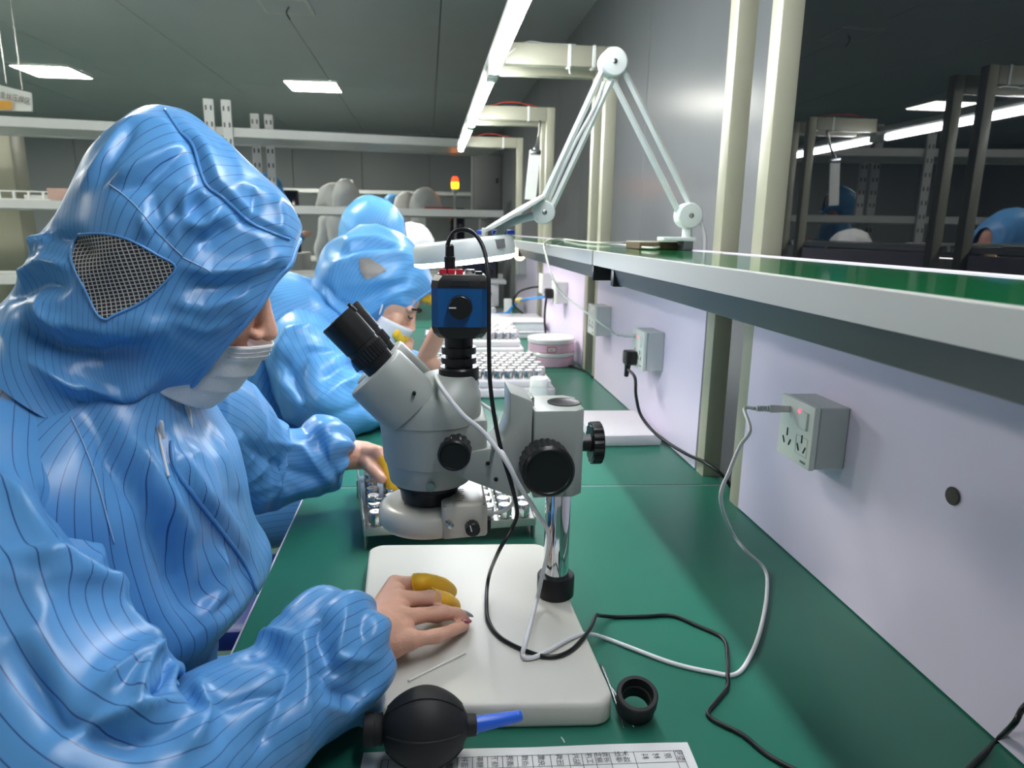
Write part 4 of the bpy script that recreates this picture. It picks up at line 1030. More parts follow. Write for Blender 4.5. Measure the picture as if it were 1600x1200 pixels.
pts = [kx+Vector((0.006, 0, 0)), onY(790, 797, 0.772), onY(805, 780, 0.76), onY(806, 755, 0.735), onY(800, 735, 0.725), onY(784, 706, 0.72), onY(770, 694, 0.775), onY(768, 680, 0.85), onY(776, 660, 0.86), onY(772, 645, 0.86), onY(755, 632, 0.86), onY(744, 625, 0.85)]
MB().tube(pts, 0.0023, 8, 7).build('lead', M_wcable, rc2, 180)
# black camera lead
bc_ = thing('black_camera_cable', 'black cable arching from the camera top down onto the base plate and across the mat', 'cable', (0.15, 0.7, 0.75))
pts = [Vector((PLUGX, YA-0.006, cz1+0.032)), onY(699, 383, YA-0.006), onY(708, 364, YA-0.008), onY(724, 359, YA-0.012), onY(742, 366, YA-0.018), onY(756, 390, YA-0.025), onY(763, 430, YA-0.038), onY(764, 480, YA-0.045), onY(764, 540, YA-0.055), onY(766, 600, YA-0.065), onY(774, 660, YA-0.075), onY(785, 710, YA-0.083), onY(800, 760, YA-0.085), onY(808, 800, YA-0.08), onY(800, 825, YA-0.085), onY(780, 860, YA-0.09), onZ(764, 900, 0.80), onZ(760, 940, 0.786), onZ(764, 972, 0.7806), onZ(785, 998, 0.7803), onZ(830, 1020, 0.7803), onZ(865, 1026, 0.7803), onZ(895, 1014, 0.7803), onZ(920, 985, 0.7803), onZ(931, 962, 0.7725), onZ(938, 962, 0.758), onZ(965, 964, 0.7525), onZ(1010, 963, 0.7525), onZ(1050, 962, 0.7525), onZ(1090, 978, 0.7525), onZ(1130, 998, 0.7525), onZ(1137, 1030, 0.7528), onZ(1137, 1054, 0.758), onZ(1136, 1075, 0.7528), onZ(1118, 1098, 0.7525), onZ(1106, 1115, 0.7525), onZ(1120, 1128, 0.7525), onZ(1160, 1148, 0.7525), onZ(1200, 1180, 0.7525), onZ(1260, 1210, 0.7525), onZ(1330, 1225, 0.7525)]
MB().tube(pts, 0.0024, 10, 7).build('lead', M_bcable, bc_, 180)
# black lead in the bottom right corner
bo = MB().tube([onZ(1490, 1225, 0.7526), onZ(1530, 1185, 0.7526), onZ(1560, 1155, 0.7526), onX(1585, 1130, 0.51), onX(1600, 1105, 0.52), onX(1640, 1070, 0.53)], 0.0026, 10, 7).build('black_cable', M_bcable, None, 180)
tag(bo, 'black cable crossing the bottom right corner of the bench', 'cable')
# second socket: white lamp lead and big black plug
lc = thing('lamp_cable', 'pale cable draping from the shelf down to the socket on the second bench', 'cable', (0.4, 1.6, 1.1))
po = Vector((FXS-0.0505, S2Y+0.02, S2Z+0.028)); pe = plug_white(po, (-1, 0.45, 0.02), lc)
pts = [pe, onX(955, 517, 0.42), onX(915, 487, 0.36), onX(880, 460, 0.32), onX(862, 430, 0.29), onX(852, 395, 0.28), onX(851, 383, 0.283), onX(858, 375, 0.30), onZ(880, 373.5, 1.1985), onZ(905, 377, 1.1985), onZ(940, 379.5, 1.1985), onZ(985, 379, 1.1985), onZ(1010, 379.5, 1.1985), onZ(1032, 384, 1.1985), onZ(1022, 387.5, 1.1985), onZ(985, 384.5, 1.1985)]
MB().tube(pts, 0.0025, 8, 8).build('lead', mat('cream_cable', (214, 216, 204), 0.4), lc, 180)
bp = thing('black_plug_cable', 'thick black mains plug and lead hanging from the second bench socket to the bench', 'cable', (0.5, 1.5, 0.8))
po = Vector((FXS-0.0505, S2Y+0.012, S2Z-0.022))
MB().prism(rrect([Vector((po.y-0.02, po.z-0.018)), Vector((po.y+0.02, po.z-0.018)), Vector((po.y+0.02, po.z+0.016)), Vector((po.y-0.02, po.z+0.016))], 0.008, 4), po.x-0.026, po.x, 'X', 0.003, 2).build('plug', M_black, bp)
MB().lathe([(0, 0.008), (0.018, 0.0062), (0.03, 0.0055), (0.032, 0.004)], (po.x-0.017, po.y, po.z-0.016), (-0.1, 0, -1), 14).build('strain_relief', M_black, bp)
pts = [Vector((po.x-0.0175, po.y, po.z-0.03)), onX(992, 590, 0.465), onX(994, 620, 0.465), onX(1003, 652, 0.475), onX(1030, 682, 0.50), onX(1070, 708, 0.525), onX(1100, 722, 0.535), onX(1128, 742, 0.555), onX(1145, 765, 0.58)]
MB().tube(pts, 0.0036, 10, 8).build('lead', M_bcable, bp, 180)

# ---------------------------------------------------------------- small things on the near bench
# rubber dust blower
bl = thing('dust_blower', 'black rubber dust blower bulb with a blue nozzle lying on the paper', 'blower', (0.0, 0.5, 0.75))
a0, a1 = onZ(578, 1140, 0.787), onZ(728, 1133, 0.784)
BA = (a1-a0); BLn = BA.length; BA.normalize()
prof = []
for k in range(25):
    t = k/24; prof.append((0.012+(BLn-0.012)*t, 0.0112+0.0245*(0.45*math.sin(math.pi*t)+0.55*math.sqrt(max(0, 1-(2*t-1)**2)))))
body_ = MB().lathe([(-0.006, 0.009), (-0.005, 0.0135), (0.0, 0.0145), (0.004, 0.0145), (0.005, 0.0135), (0.009, 0.0135), (0.011, 0.0145)]+prof+[(BLn+0.001, 0.010), (BLn+0.009, 0.0095), (BLn+0.010, 0.007)], a0, BA, 48)
bulb = body_.build('bulb', M_rubber, bl, 40)
sd = BA.cross(Vector((0, 0, 1))).normalized(); upv = sd.cross(BA).normalized()
for ang in (-1.95, -0.9, 0.2, 1.25, 2.3):
    d = (upv*math.cos(ang)+sd*math.sin(ang))
    MB().tube([a0+BA*p_[0]+d*(p_[1]+0.0001) for p_ in prof[1:-1:2]], 0.0011, 6, 3).build('rib', M_rubber, bulb, 180)
ne = onZ(816, 1118, 0.795); n0 = a1+BA*0.008
MB().lathe([(0, 0.0082), (0.0015, 0.0084), (0.003, 0.0072), ((ne-n0).length-0.004, 0.0052), ((ne-n0).length-0.001, 0.0044), ((ne-n0).length, 0.003)], n0, ne-n0, 24).build('nozzle', mat('blue_plastic', (42, 104, 222), 0.3), bl, 40)
# cotton bud / toothpick
sw = MB().tube([onZ(638, 1064, BT+0.0014), onZ(682, 1042, BT+0.0014), onZ(727, 1020, BT+0.0014)], 0.0011, 8, 6, None, lambda f: 0.0012+0.0006*max(0, abs(f-0.5)-0.42)*10).build('cotton_swab', M_cotton, None, 180)
tag(sw, 'thin white cotton swab lying on the base plate by the hand', 'swab')
# rubber eyecup
ec = onZ(996, 1128, 0.75)
ax = Vector((-0.05, -0.33, 0.94)).normalized()
e_ = MB().lathe([(0, 0.0175), (0.001, 0.019), (0.010, 0.0195), (0.014, 0.0205), (0.025, 0.0205), (0.026, 0.0195), (0.026, 0.016), (0.022, 0.0155), (0.016, 0.015), (0.015, 0.0135), (0.001, 0.0132), (0, 0.015), (0, 0.0175)], Vector((ec.x, ec.y+0.010, 0.7575)), ax, 48, caps=False).build('rubber_eyecup', M_rubber, None, 40)
tag(e_, 'loose black rubber eyecup ring on the green mat beside the base', 'eyecup')
# tweezers half under the base edge
tz = thing('tweezers', 'thin steel tweezers lying along the right edge of the base plate', 'tweezers', (0.19, 0.6, 0.75))
for pa_, pb_ in (((940, 1040), (975, 1138)), ((955, 1075), (990, 1136))):
    A_, B_ = onZ(pa_[0], pa_[1], 0.752), onZ(pb_[0], pb_[1], 0.752)
    MB().tube([A_, A_.lerp(B_, 0.5)+Vector((0.001, 0, 0.0005)), B_], 0.0013, 8, 5, None, lambda f: 0.0022-0.0016*f).build('prong', M_steel, tz, 180)
# chip of white swarf
ch_ = MB().tube([onZ(877, 1152, 0.7508), onZ(880, 1156, 0.7512), onZ(882, 1160, 0.7508)], 0.0006, 6, 2).build('thread_scrap', M_cotton, None)
tag(ch_, 'tiny white thread scrap on the mat above the paper', 'scrap')
# form sheet
ps = thing('paper_form', 'white printed form with a ruled table at the bottom edge', 'paper', (0.1, 0.44, 0.75))
c0, c1 = onZ(568, 1176, 0.7506), onZ(1074, 1160, 0.7506)
ex = (c1-c0).normalized(); ey = Vector((ex.y, -ex.x, 0)); PW = (c1-c0).length; PH = 0.20
sh_ = MB()
def PP(u, v, dz=0): return c0 + ex*(PW*u) + ey*(PH*v) + Vector((0, 0, dz + 0.0008*abs(math.sin(u*6))*max(0, 1-v*3)))
rows = [[PP(i/16, j/8) for i in range(17)] for j in range(9)]
sh_.loft(rows, False, False, False)
sheet = sh_.build('sheet', mat('paper', (226, 227, 226), 0.75, var=0.01), ps, 180)
M_print = mat('printed_ink', (74, 76, 78), 0.8)
ln = MB()
def rule(u0, v0, u1, v1, w=0.00028):
    a, b_ = PP(u0, v0, 0.0005), PP(u1, v1, 0.0005); d = (b_-a).normalized(); n_ = Vector((d.y, -d.x, 0))*w
    ln.quad(a-n_, b_-n_, b_+n_, a+n_)
uu = [0.08, 0.14, 0.19, 0.24, 0.285, 0.33, 0.375, 0.42, 0.465, 0.51, 0.565, 0.62, 0.66, 0.70, 0.745, 0.82, 0.945]
for v in (0.055, 0.125, 0.2, 0.3): rule(0.06, v, 0.97, v)
for u in uu: rule(u, 0.055, u, 0.9)
rule(0.06, 0.055, 0.06, 0.9); rule(0.97, 0.055, 0.97, 0.9)
ln.build('table_rules', M_print, sheet, 0, False)
words = ['', '', '电镀', '温度', '校准', '调阻', '温补', '频率', '烧下', '清洗', '点焊', '充氮', '膜片', '压焊', '贴片', '领料', '工序']
for u, wd in zip([0.165, 0.215, 0.26, 0.305, 0.35, 0.395, 0.44, 0.485, 0.535, 0.59, 0.64, 0.68], ['品牌', '抽检', '调试', '温补', '频率', '烧下', '清洗', '点焊', '充氮', '压焊', '贴片', '工序']):
    text_obj('form_word', wd, 0.0072, frame(PP(u, 0.088, 0.0009), ey*-1, ex), M_print, sheet, 'CENTER', 0.0)
for u, wd, sz in ((0.722, '特殊\n要求', 0.0066), (0.782, '技术\n参数', 0.0072)):
    text_obj('form_word', wd, sz, frame(PP(u, 0.088, 0.0009), ex, ey*-1), M_print, sheet, 'CENTER', 0.0)
for u, wd in ((0.85, '料'), (0.885, '材'), (0.92, '原'), (0.957, '型号')):
    text_obj('form_word', wd, 0.0072, frame(PP(u, 0.088, 0.0009), ey*-1, ex), M_print, sheet, 'CENTER', 0.0)

# ---------------------------------------------------------------- component trays and things on the benches behind
M_cap = mat('white_cap', (232, 230, 226), 0.5)
M_foam = mat('white_foam', (232, 226, 230), 0.85, var=0.03, vscale=200, bump=0.3, bscale=500)
def can_set(pos, r, h, label, group, tilt=0.0, seed=0):
    """small metal cans with a white printed lid; one mesh each, lid as part"""
    rnd = random.Random(seed); first = None
    for p in pos:
        if first is None:
            body_ = MB().lathe([(0, r*0.96), (h*0.04, r), (h*0.18, r), (h*0.2, r*0.94), (h*0.26, r*0.94), (h*0.28, r), (h*0.93, r), (h, r*0.93), (h, r*0.82), (h*0.985, r*0.8)], (0, 0, 0), (0, 0, 1), 20).build('metal_can', M_chrome2, None, 35)
            lid = MB().lathe([(0, r*0.78), (h*0.02, r*0.80), (h*0.03, r*0.6), (h*0.025, r*0.35), (h*0.025, 0.0003)], (0, 0, h*0.985), (0, 0, 1), 20).build('lid', M_cap, body_, 35)
            mk_ = MB().box((0, 0, h*1.015), (r*0.35, r*0.1, h*0.01)).build('lid_mark', M_ink, body_, 0)
            tag(body_, label, 'metal can', group); first = body_; o = body_
        else:
            o = first.copy(); COL.objects.link(o)
            for c_ in first.children:
                cc = c_.copy(); COL.objects.link(cc); cc.parent = o
        o.location = p; o.rotation_euler = (rnd.uniform(-tilt, tilt), rnd.uniform(-tilt, tilt), rnd.uniform(0, 6.28))
M_chrome2 = mat('nickel_can', (206, 208, 206), 0.16, metal=1.0, var=0.06)
# metal parts tray behind the base plate
M_tray = mat('brushed_tray', (176, 178, 174), 0.34, metal=0.8, var=0.1, vscale=80)
pt = thing('parts_tray', 'brushed metal tray on bent legs filled with cans behind the microscope base', 'tray', (0.02, 1.1, 0.75))
TA, TB, TC, TD = Vector((-0.100, 0.995)), Vector((0.162, 1.012)), Vector((0.168, 1.20)), Vector((-0.132, 1.232))
MB().prism([TA, TB, TC, TD], 0.779, 0.783, 'Z', 0.001, 1).build('tray_plate', M_tray, pt)
def bar2(a, b_, z0_, z1_, w, name):
    d = (b_-a).normalized(); n_ = Vector((d.y, -d.x))*w
    MB().prism([a, b_, b_+n_, a+n_], z0_, z1_, 'Z', 0.0008, 1).build(name, M_tray, pt)
bar2(TA, TB, 0.772, 0.785, 0.003, 'front_lip'); bar2(TD, TA, 0.772, 0.800, 0.003, 'side_lip'); bar2(TB, TC, 0.772, 0.786, 0.003, 'side_lip')
for c in (TA, TB):
    MB().box((c.x, c.y+0.012, 0.7665), (0.003, 0.03, 0.033), None, 0.0006, 1).build('tray_leg', M_tray, pt)
for c in (TC, TD):
    MB().box((c.x, c.y-0.012, 0.7665), (0.003, 0.03, 0.033), None, 0.0006, 1).build('tray_leg', M_tray, pt)
pos = []
for i in range(9):
    for j in range(7):
        u = (i+0.6)/9.2; v = (j+0.45)/7.0
        if 1 <= i <= 2 and j >= 5: continue
        q = TA.lerp(TB, u).lerp(TD.lerp(TC, u), v); pos.append(Vector((q.x, q.y, 0.7832)))
can_set(pos, 0.0112, 0.022, 'small shiny metal can with a white lid standing in the brushed metal tray', 'cans in the brushed metal tray')
# foam block and bottle
fbk = MB().prism(rrect([Vector((0.37, 1.47)), Vector((0.527, 1.468)), Vector((0.529, 1.69)), Vector((0.372, 1.70))], 0.004, 3), 0.7505, 0.776, 'Z', 0.003, 2).build('foam_block', M_foam)
tag(fbk, 'flat white foam block lying on the second bench by the back panel', 'foam block')
bt = thing('white_bottle', 'small plain white plastic bottle standing in front of the tray of cans', 'bottle', (0.305, 1.87, 0.75))
MB().lathe([(0, 0.024), (0.002, 0.026), (0.05, 0.026), (0.054, 0.0245)], (0.305, 1.87, 0.7505), (0, 0, 1), 28).build('body', M_white, bt)
MB().lathe([(0, 0.0255), (0.02, 0.0255), (0.022, 0.024), (0.022, 0.0005)], (0.305, 1.87, 0.8048), (0, 0, 1), 28).build('cap', M_cotton, bt)
# foam trays of cans
def foam_tray(x0, x1, y0, y1, h, label, labc, grp, nx, ny, r, ch, xs=None, seed=1):
    t = thing('foam_tray', label, 'tray', ((x0+x1)/2, (y0+y1)/2, 0.75))
    MB().box2((x0, y0, 0.7505), (x1, y1, 0.75+h*0.55), 0.006, 3).build('lower_pad', M_foam, t)
    MB().box2((x0+0.004, y0+0.006, 0.7505+h*0.55), (x1-0.012, y1-0.003, 0.75+h), 0.006, 3).build('upper_pad', M_foam, t)
    xs = xs or (x0+0.03, x1-0.03); pos = []; rnd = random.Random(seed)
    for i in range(nx):
        for j in range(ny):
            pos.append(Vector((xs[0]+(xs[1]-xs[0])*(i+0.5*(j % 2))/(nx-0.5)+rnd.uniform(-.002, .002), y0+0.03+(y1-y0-0.05)*j/(ny-1), 0.7503+h)))
    can_set(pos, r, ch, labc, grp, 0.0, seed)
foam_tray(-0.02, 0.367, 1.945, 2.28, 0.052, 'thick white foam tray of cans on the second bench behind the bottle', 'shiny can on the white foam tray behind the white bottle', 'cans on the nearer foam tray', 11, 8, 0.0135, 0.026, (0.02, 0.335), 2)
foam_tray(-0.02, 0.365, 2.62, 2.93, 0.062, 'farther white foam tray of cans beside the pink tub', 'shiny can on the farther foam tray beside the pink tub', 'cans on the farther foam tray', 8, 6, 0.0155, 0.03, (0.13, 0.34), 3)
ph = MB().box2((-0.015, 2.66, 0.8125), (0.055, 2.72, 0.822), 0.004, 2).build('dark_phone', mat('phone_black', (24, 24, 28), 0.2))
tag(ph, 'small black slab lying on the left end of the farther foam tray', 'phone')
# pink tub
pk = thing('round_tub', 'stacked translucent pink round tub with a clear lid by the back panel', 'tub', (0.445, 2.47, 0.75))
M_pink = mat('pink_plastic', (226, 186, 208), 0.3, spec=0.5, var=0.04); M_clear = mat('clear_plastic', (226, 228, 230), 0.12, spec=0.6, var=0.02)
for k, (z0_, z1_, m_, r_) in enumerate([(0.7505, 0.785, M_pink, 0.085), (0.7855, 0.80, M_clear, 0.087), (0.8005, 0.832, M_pink, 0.085), (0.8325, 0.85, M_clear, 0.0875)]):
    MB().lathe([(0, r_*0.96), (0.003, r_), (z1_-z0_-0.003, r_), (z1_-z0_, r_*0.97), (z1_-z0_, 0.0005)], (0.445, 2.47, z0_), (0, 0, 1), 48).build('tub_layer' if m_ is M_pink else 'clear_rim', m_, pk, 40)
lbq = Vector((0.432, 2.384, 0.815))
MB().prism(rrect([Vector((lbq.x-0.017, 0.806)), Vector((lbq.x+0.017, 0.806)), Vector((lbq.x+0.017, 0.826)), Vector((lbq.x-0.017, 0.826))], 0.006, 4), 2.3835, 2.3850, 'Y').build('label_frame', mat('red_print', (196, 52, 70), 0.6), pk)
MB().prism(rrect([Vector((lbq.x-0.0145, 0.8085)), Vector((lbq.x+0.0145, 0.8085)), Vector((lbq.x+0.0145, 0.8235)), Vector((lbq.x-0.0145, 0.8235))], 0.005, 4), 2.3828, 2.3834, 'Y').build('label_paper', M_mask, pk)
text_obj('label_text', 'AJ1', 0.011, frame((lbq.x, 2.3825, 0.8155), (1, 0, 0), (0, 0, 1)), mat('red_print', (196, 52, 70)), pk, 'CENTER', 0.0)
# clear lidded boxes
for k, (x0, x1, y0, y1, z0_, z1_, lb_) in enumerate([(0.20, 0.53, 3.05, 3.35, 0.7505, 0.785, 'lower clear plastic box in the stack behind the pink tub'), (0.21, 0.52, 3.06, 3.34, 0.7855, 0.83, 'upper clear plastic box in the stack behind the pink tub')]):
    cb_ = thing('plastic_box', lb_, 'box', ((x0+x1)/2, (y0+y1)/2, z0_), 'clear plastic boxes')
    M_cb = mat('milky_box', (206, 218, 216), 0.15, spec=0.6, var=0.08, vscale=25)
    MB().box2((x0, y0, z0_), (x1, y1, z1_-0.008), 0.006, 2).build('box_body', M_cb, cb_)
    MB().box2((x0-0.006, y0-0.006, z1_-0.008), (x1+0.006, y1+0.006, z1_), 0.003, 2).build('box_lid', M_clear, cb_)
# bonding machine on the third bench
mc = thing('bench_machine', 'grey bench-top stage machine with blue air tubes on the third bench', 'machine', (0.3, 3.8, 0.75))
M_mach = mat('machine_grey', (196, 198, 200), 0.35, metal=0.3); M_mdark = mat('machine_dark', (60, 64, 70), 0.4)
MB().box2((0.10, 3.6, 0.7505), (0.42, 3.95, 0.79), 0.006).build('machine_base', M_mach, mc)
MB().box2((0.16, 3.68, 0.7905), (0.36, 3.9, 0.82), 0.004).build('stage', M_mach, mc)
MB().box2((0.27, 3.75, 0.8205), (0.38, 3.82, 0.94), 0.004).build('column', M_mach, mc)
MB().box2((0.12, 3.74, 0.9405), (0.42, 3.85, 0.965), 0.004).build('top_rail', M_mach, mc)
MB().bcyl((0.325, 3.749, 0.89), (0.325, 3.735, 0.89), 0.014, 0.002, 20).build('dial', M_mdark, mc)
MB().box2((0.40, 3.65, 0.7905), (0.44, 3.69, 0.87), 0.003).build('valve', M_white, mc)
for dz in (0.0, 0.012):
    MB().tube([(0.26, 3.55, 0.80+dz), (0.33, 3.5, 0.795+dz), (0.39, 3.48, 0.805+dz), (0.42, 3.46, 0.85), (0.455, 3.42, 0.885), (0.50, 3.3, 0.91), (0.535, 3.1, 0.935)], 0.006, 8, 6).build('air_tube', mat('blue_tube', (48, 146, 226), 0.35), mc)
MB().sphere((0.45, 3.43, 0.885), 0.017, 14, 10, (1.3, 1, 1)).build('tube_joint', mat('yellow_joint', (224, 206, 140), 0.5), mc)
bk = MB().tube([(0.535, 3.28, 0.965), (0.49, 3.3, 0.96), (0.44, 3.38, 0.93), (0.42, 3.42, 0.87), (0.46, 3.4, 0.83), (0.5, 3.36, 0.80)], 0.005, 8, 7).build('black_hose', M_bcable, None, 180)
tag(bk, 'curled black cable near the blue air tubes on the third bench', 'cable')
pl = thing('hanging_plug', 'black plug with a lead hanging straight down behind the pink tub', 'plug', (0.48, 2.72, 0.98))
MB().box((0.475, 2.72, 0.985), (0.03, 0.04, 0.04), None, 0.006).build('plug', M_black, pl)
MB().tube([(0.466, 2.72, 0.97), (0.46, 2.715, 0.92), (0.458, 2.7, 0.87), (0.464, 2.68, 0.80), (0.47, 2.66, 0.7535)], 0.0045, 8, 6).build('lead', M_bcable, pl, 180)
bk = MB().tube([(0.50, 2.4, 0.7545), (0.53, 2.33, 0.7545), (0.538, 2.28, 0.757), (0.539, 2.2, 0.754)], 0.0035, 8, 6).build('black_lead', M_bcable, None, 180); tag(bk, 'short black lead on the bench right of the pink tub', 'cable')
mon = thing('dark_monitor', 'dark screen standing on the third bench under the shelf', 'monitor', (0.25, 4.2, 0.75))
MB().box2((0.20, 4.20, 0.82), (0.42, 4.23, 1.10), 0.005).build('screen_case', M_black, mon); MB().box2((0.29, 4.2, 0.7505), (0.33, 4.24, 0.8205), 0.004).build('stand', M_mdark, mon)
MB().box2((0.212, 4.196, 0.835), (0.408, 4.2002, 1.088), 0.001, 1).build('screen', mat('screen_dark', (18, 22, 40), 0.1), mon)

# ---------------------------------------------------------------- magnifier lamp clamped on the second shelf
LY = 1.38
lp = thing('magnifier_lamp', 'white ring-lit magnifier lamp on a two-section arm clamped to the second shelf', 'lamp', (0.52, LY, SH_Z))
M_lw = mat('lamp_white', (214, 222, 220), 0.28, var=0.02)
J0, J1, J2 = onY(1075, 337, LY), onY(957, 99, LY), onY(849, 332, LY)
def joint(p, r, w, name='joint'):
    MB().lathe([(0, r*0.55), (0.001, r*0.9), (0.004, r), (w-0.004, r), (w-0.001, r*0.9), (w, r*0.55)], p-Vector((0, w/2, 0)), (0, 1, 0), 36).build(name, M_lw, lp, 40)
    MB().bcyl(p-Vector((0, w/2+0.002, 0)), p-Vector((0, w/2-0.002, 0)), 0.005, 0.0008, 14).build('joint_bolt', M_steel, lp)
joint(J1, 0.026, 0.036); joint(J0, 0.0255, 0.036); joint(J2, 0.022, 0.03)
def arms(a, b_, off):
    d = (b_-a).normalized(); n_ = Vector((d.z, 0, -d.x)).normalized()
    for s in (-1, 1):
        p, q = a+n_*(s*off)+d*0.006, b_+n_*(s*off)-d*0.006
        MB().tube([p, p.lerp(q, 0.5), q], 0.0062, 4, 2).build('arm_rod', M_lw, lp, 30)
    m0, m1 = a.lerp(b_, 0.3), a.lerp(b_, 0.62)
arms(J0, J1, 0.0135); arms(J1, J2, 0.0115)
MB().tube([J1.lerp(J2, 0.12), J1.lerp(J2, 0.3)+Vector((0.004, -0.004, 0)), J1.lerp(J2, 0.55)+Vector((-0.002, -0.004, 0)), J1.lerp(J2, 0.92)], 0.0035, 6, 8).build('arm_spring', M_lw, lp, 180)
MB().bcyl(J0-Vector((0, 0, 0.05)), J0-Vector((0, 0, 0.02)), 0.010, 0.001, 20).build('pivot_pin', M_lw, lp)
MB().box2((J0.x-0.055, LY-0.022, SH_Z+0.018), (J0.x+0.012, LY+0.022, SH_Z+0.026), 0.002).build('clamp_jaw', M_lw, lp)
MB().box2((J0.x-0.012, LY-0.02, SH_Z-0.0), (J0.x+0.008, LY+0.02, SH_Z+0.0185), 0.002).build('clamp_body', mat('clamp_grey', (90, 96, 98), 0.4), lp)
MB().tube([J0+Vector((0.01, 0, 0.01)), J0+Vector((0.024, -0.006, -0.01)), J0+Vector((0.034, -0.01, -0.04)), J0+Vector((0.036, -0.012, -0.075))], 0.0034, 8, 6).build('lamp_lead', M_wcable, lp, 180)
# head: flat drum tilted down to the left, ring light below
h0, h1 = onY(645, 399, LY), onY(804, 381, LY)
HC = (h0+h1)/2; HXd = (h1-h0).normalized(); HR = (h1-h0).length/2
HN = Vector((0, 1, 0)).cross(HXd); HN = HN if HN.z > 0 else -HN; HN = (HN+Vector((0, 0.015, 0))).normalized()
top_o = HC+HN*0.017
hb = MB().lathe([(0, HR*0.80), (0.0, HR*0.99), (0.004, HR), (0.030, HR*0.985), (0.036, HR*0.93), (0.038, HR*0.88), (0.038, HR*0.62), (0.02, HR*0.6)], HC-HN*0.018, HN, 64).build('lamp_head', M_lw, lp, 40)
M_ringlit = mat('lit_ring', (255, 255, 255), 0.5, emit=(240, 246, 255), estr=9.0)
MB().lathe([(0, HR*0.62), (-0.006, HR*0.66), (-0.0075, HR*0.9), (-0.003, HR*0.995), (0.001, HR*0.995), (0.001, HR*0.62)], HC-HN*0.0185, HN, 64).build('ring_tube', M_ringlit, lp, 60)
MB().lathe([(0, 0.0005), (0.0, HR*0.6), (0.003, HR*0.6), (0.006, 0.0005)], HC, HN, 48).build('lens', mat('lens_glass', (220, 228, 230), 0.03, trans=0.9), lp, 60)
lq = onY(784, 385, LY-HR*0.78)
lq = HC + HXd*(HR*0.62) - Vector((0, 1, 0))*(HR*0.80) + HN*0.006
MB().box(lq, (0.022, 0.003, 0.017), frame((0, 0, 0), HXd, (0, 1, 0)).to_3x3()).build('maker_label', mat('label_grey', (120, 122, 122), 0.5, var=0.4, vscale=400), hb)
# flip-up lens cover and neck bracket
f0, f1 = onY(757, 361, LY), onY(851, 305, LY); fd = (f1-f0).normalized(); fc = (f0+f1)/2; fn_ = Vector((0, 1, 0)).cross(fd); fn_ = fn_ if fn_.z > 0 else -fn_
MB().lathe([(0, (f1-f0).length/2), (0.003, (f1-f0).length/2+0.001), (0.006, (f1-f0).length/2), (0.006, 0.0005)], fc-fn_*0.003, fn_, 40).build('lens_cover', M_lw, lp, 40)
MB().tube([J2+Vector((-0.004, 0, -0.004)), onY(815, 342, LY), onY(790, 352, LY), onY(776, 372, LY)], 0.011, 12, 6, 0.7).build('neck_bracket', mat('bracket_bluegrey', (176, 190, 194), 0.35), lp, 60)
MB().bcyl(f0+Vector((0, -0.006, -0.012)), f0+Vector((0, -0.006, 0.006)), 0.006, 0.001, 14).build('hinge', M_white, lp)
M_bl2 = mat('blue_knob', (46, 84, 200), 0.4)
for px in (751, 775, 798):
    q = onY(px, 363, LY+0.05); MB().box(q, (0.016, 0.012, 0.010), None, 0.003).build('blue_tab', M_bl2, lp)
# brown board on the shelf behind the clamp
bd = thing('brown_board', 'short brown board with a pale top lying on the shelf by the lamp clamp', 'board', (0.46, 1.46, SH_Z))
MB().box2((0.43, 1.40, SH_Z+0.0005), (0.522, 1.50, SH_Z+0.013), 0.001, 1).build('board', mat('brown_wood', (112, 92, 72), 0.7, var=0.35, vscale=60, stretch=(4, 0.6, 1)), bd)
MB().box2((0.43, 1.40, SH_Z+0.0132), (0.522, 1.50, SH_Z+0.0162), 0.001, 1).build('pale_top', M_cream, bd)
# hanging clipboard by the third post
cbd = thing('hanging_clipboard', 'sheaf of white paper hanging from a clip by the third post', 'clipboard', (0.5, 3.2, 1.4))
ca, cb2 = onY(835, 238, 3.2), onY(826, 312, 3.2)
MB().box((ca+cb2)/2+Vector((0.005, 0, 0)), (0.05, 0.006, (ca-cb2).length), Matrix.Rotation(0.09, 3, 'Y')).build('paper_sheaf', M_cotton, cbd)
MB().box(ca+Vector((0.004, -0.004, 0)), (0.05, 0.012, 0.022), None, 0.004).build('clip', M_steel, cbd)
MB().tube([ca+Vector((0.0, 0, 0.01)), ca+Vector((0.02, 0.02, 0.06)), ca+Vector((0.03, 0.05, 0.14))], 0.006, 8, 5).build('hook', M_steel, cbd, 180)

# ---------------------------------------------------------------- the second worker, bent over the next bench
w2 = thing('person', 'worker in a pale blue hooded coverall bent low over the second bench, face down', 'person', (-0.5, 1.86, 0.45))
S2 = 1.86
T2 = [(672, 446), (672, 436), (664, 415), (646, 388), (627, 371), (601, 360), (572, 360), (548, 366), (530, 377), (514, 392), (506, 412), (500, 432), (488, 448), (470, 470)]
B2 = [(590, 506), (586, 508), (580, 510), (574, 512), (568, 514), (563, 516), (560, 518), (557, 520), (555, 522), (553, 524), (551, 526), (549, 528), (546, 530), (540, 534)]
W2 = [0.07, 0.078, 0.092, 0.1, 0.108, 0.113, 0.115, 0.116, 0.117, 0.118, 0.118, 0.118, 0.12, 0.128]
hs2 = [([(505, 420), (560, 400), (620, 395), (660, 410)], 0.008, 8), ([(520, 400), (570, 385), (630, 385)], -0.008, 8), ([(530, 450), (580, 440), (640, 430)], 0.007, 8), ([(500, 440), (530, 470), (560, 490)], -0.010, 7),
       ([(560, 470), (610, 450), (650, 440)], -0.006, 7), ([(540, 375), (590, 372), (640, 392)], 0.006, 6), ([(505, 445), (515, 470), (545, 500)], 0.007, 7), ([(590, 470), (620, 455), (655, 447)], 0.006, 6)]
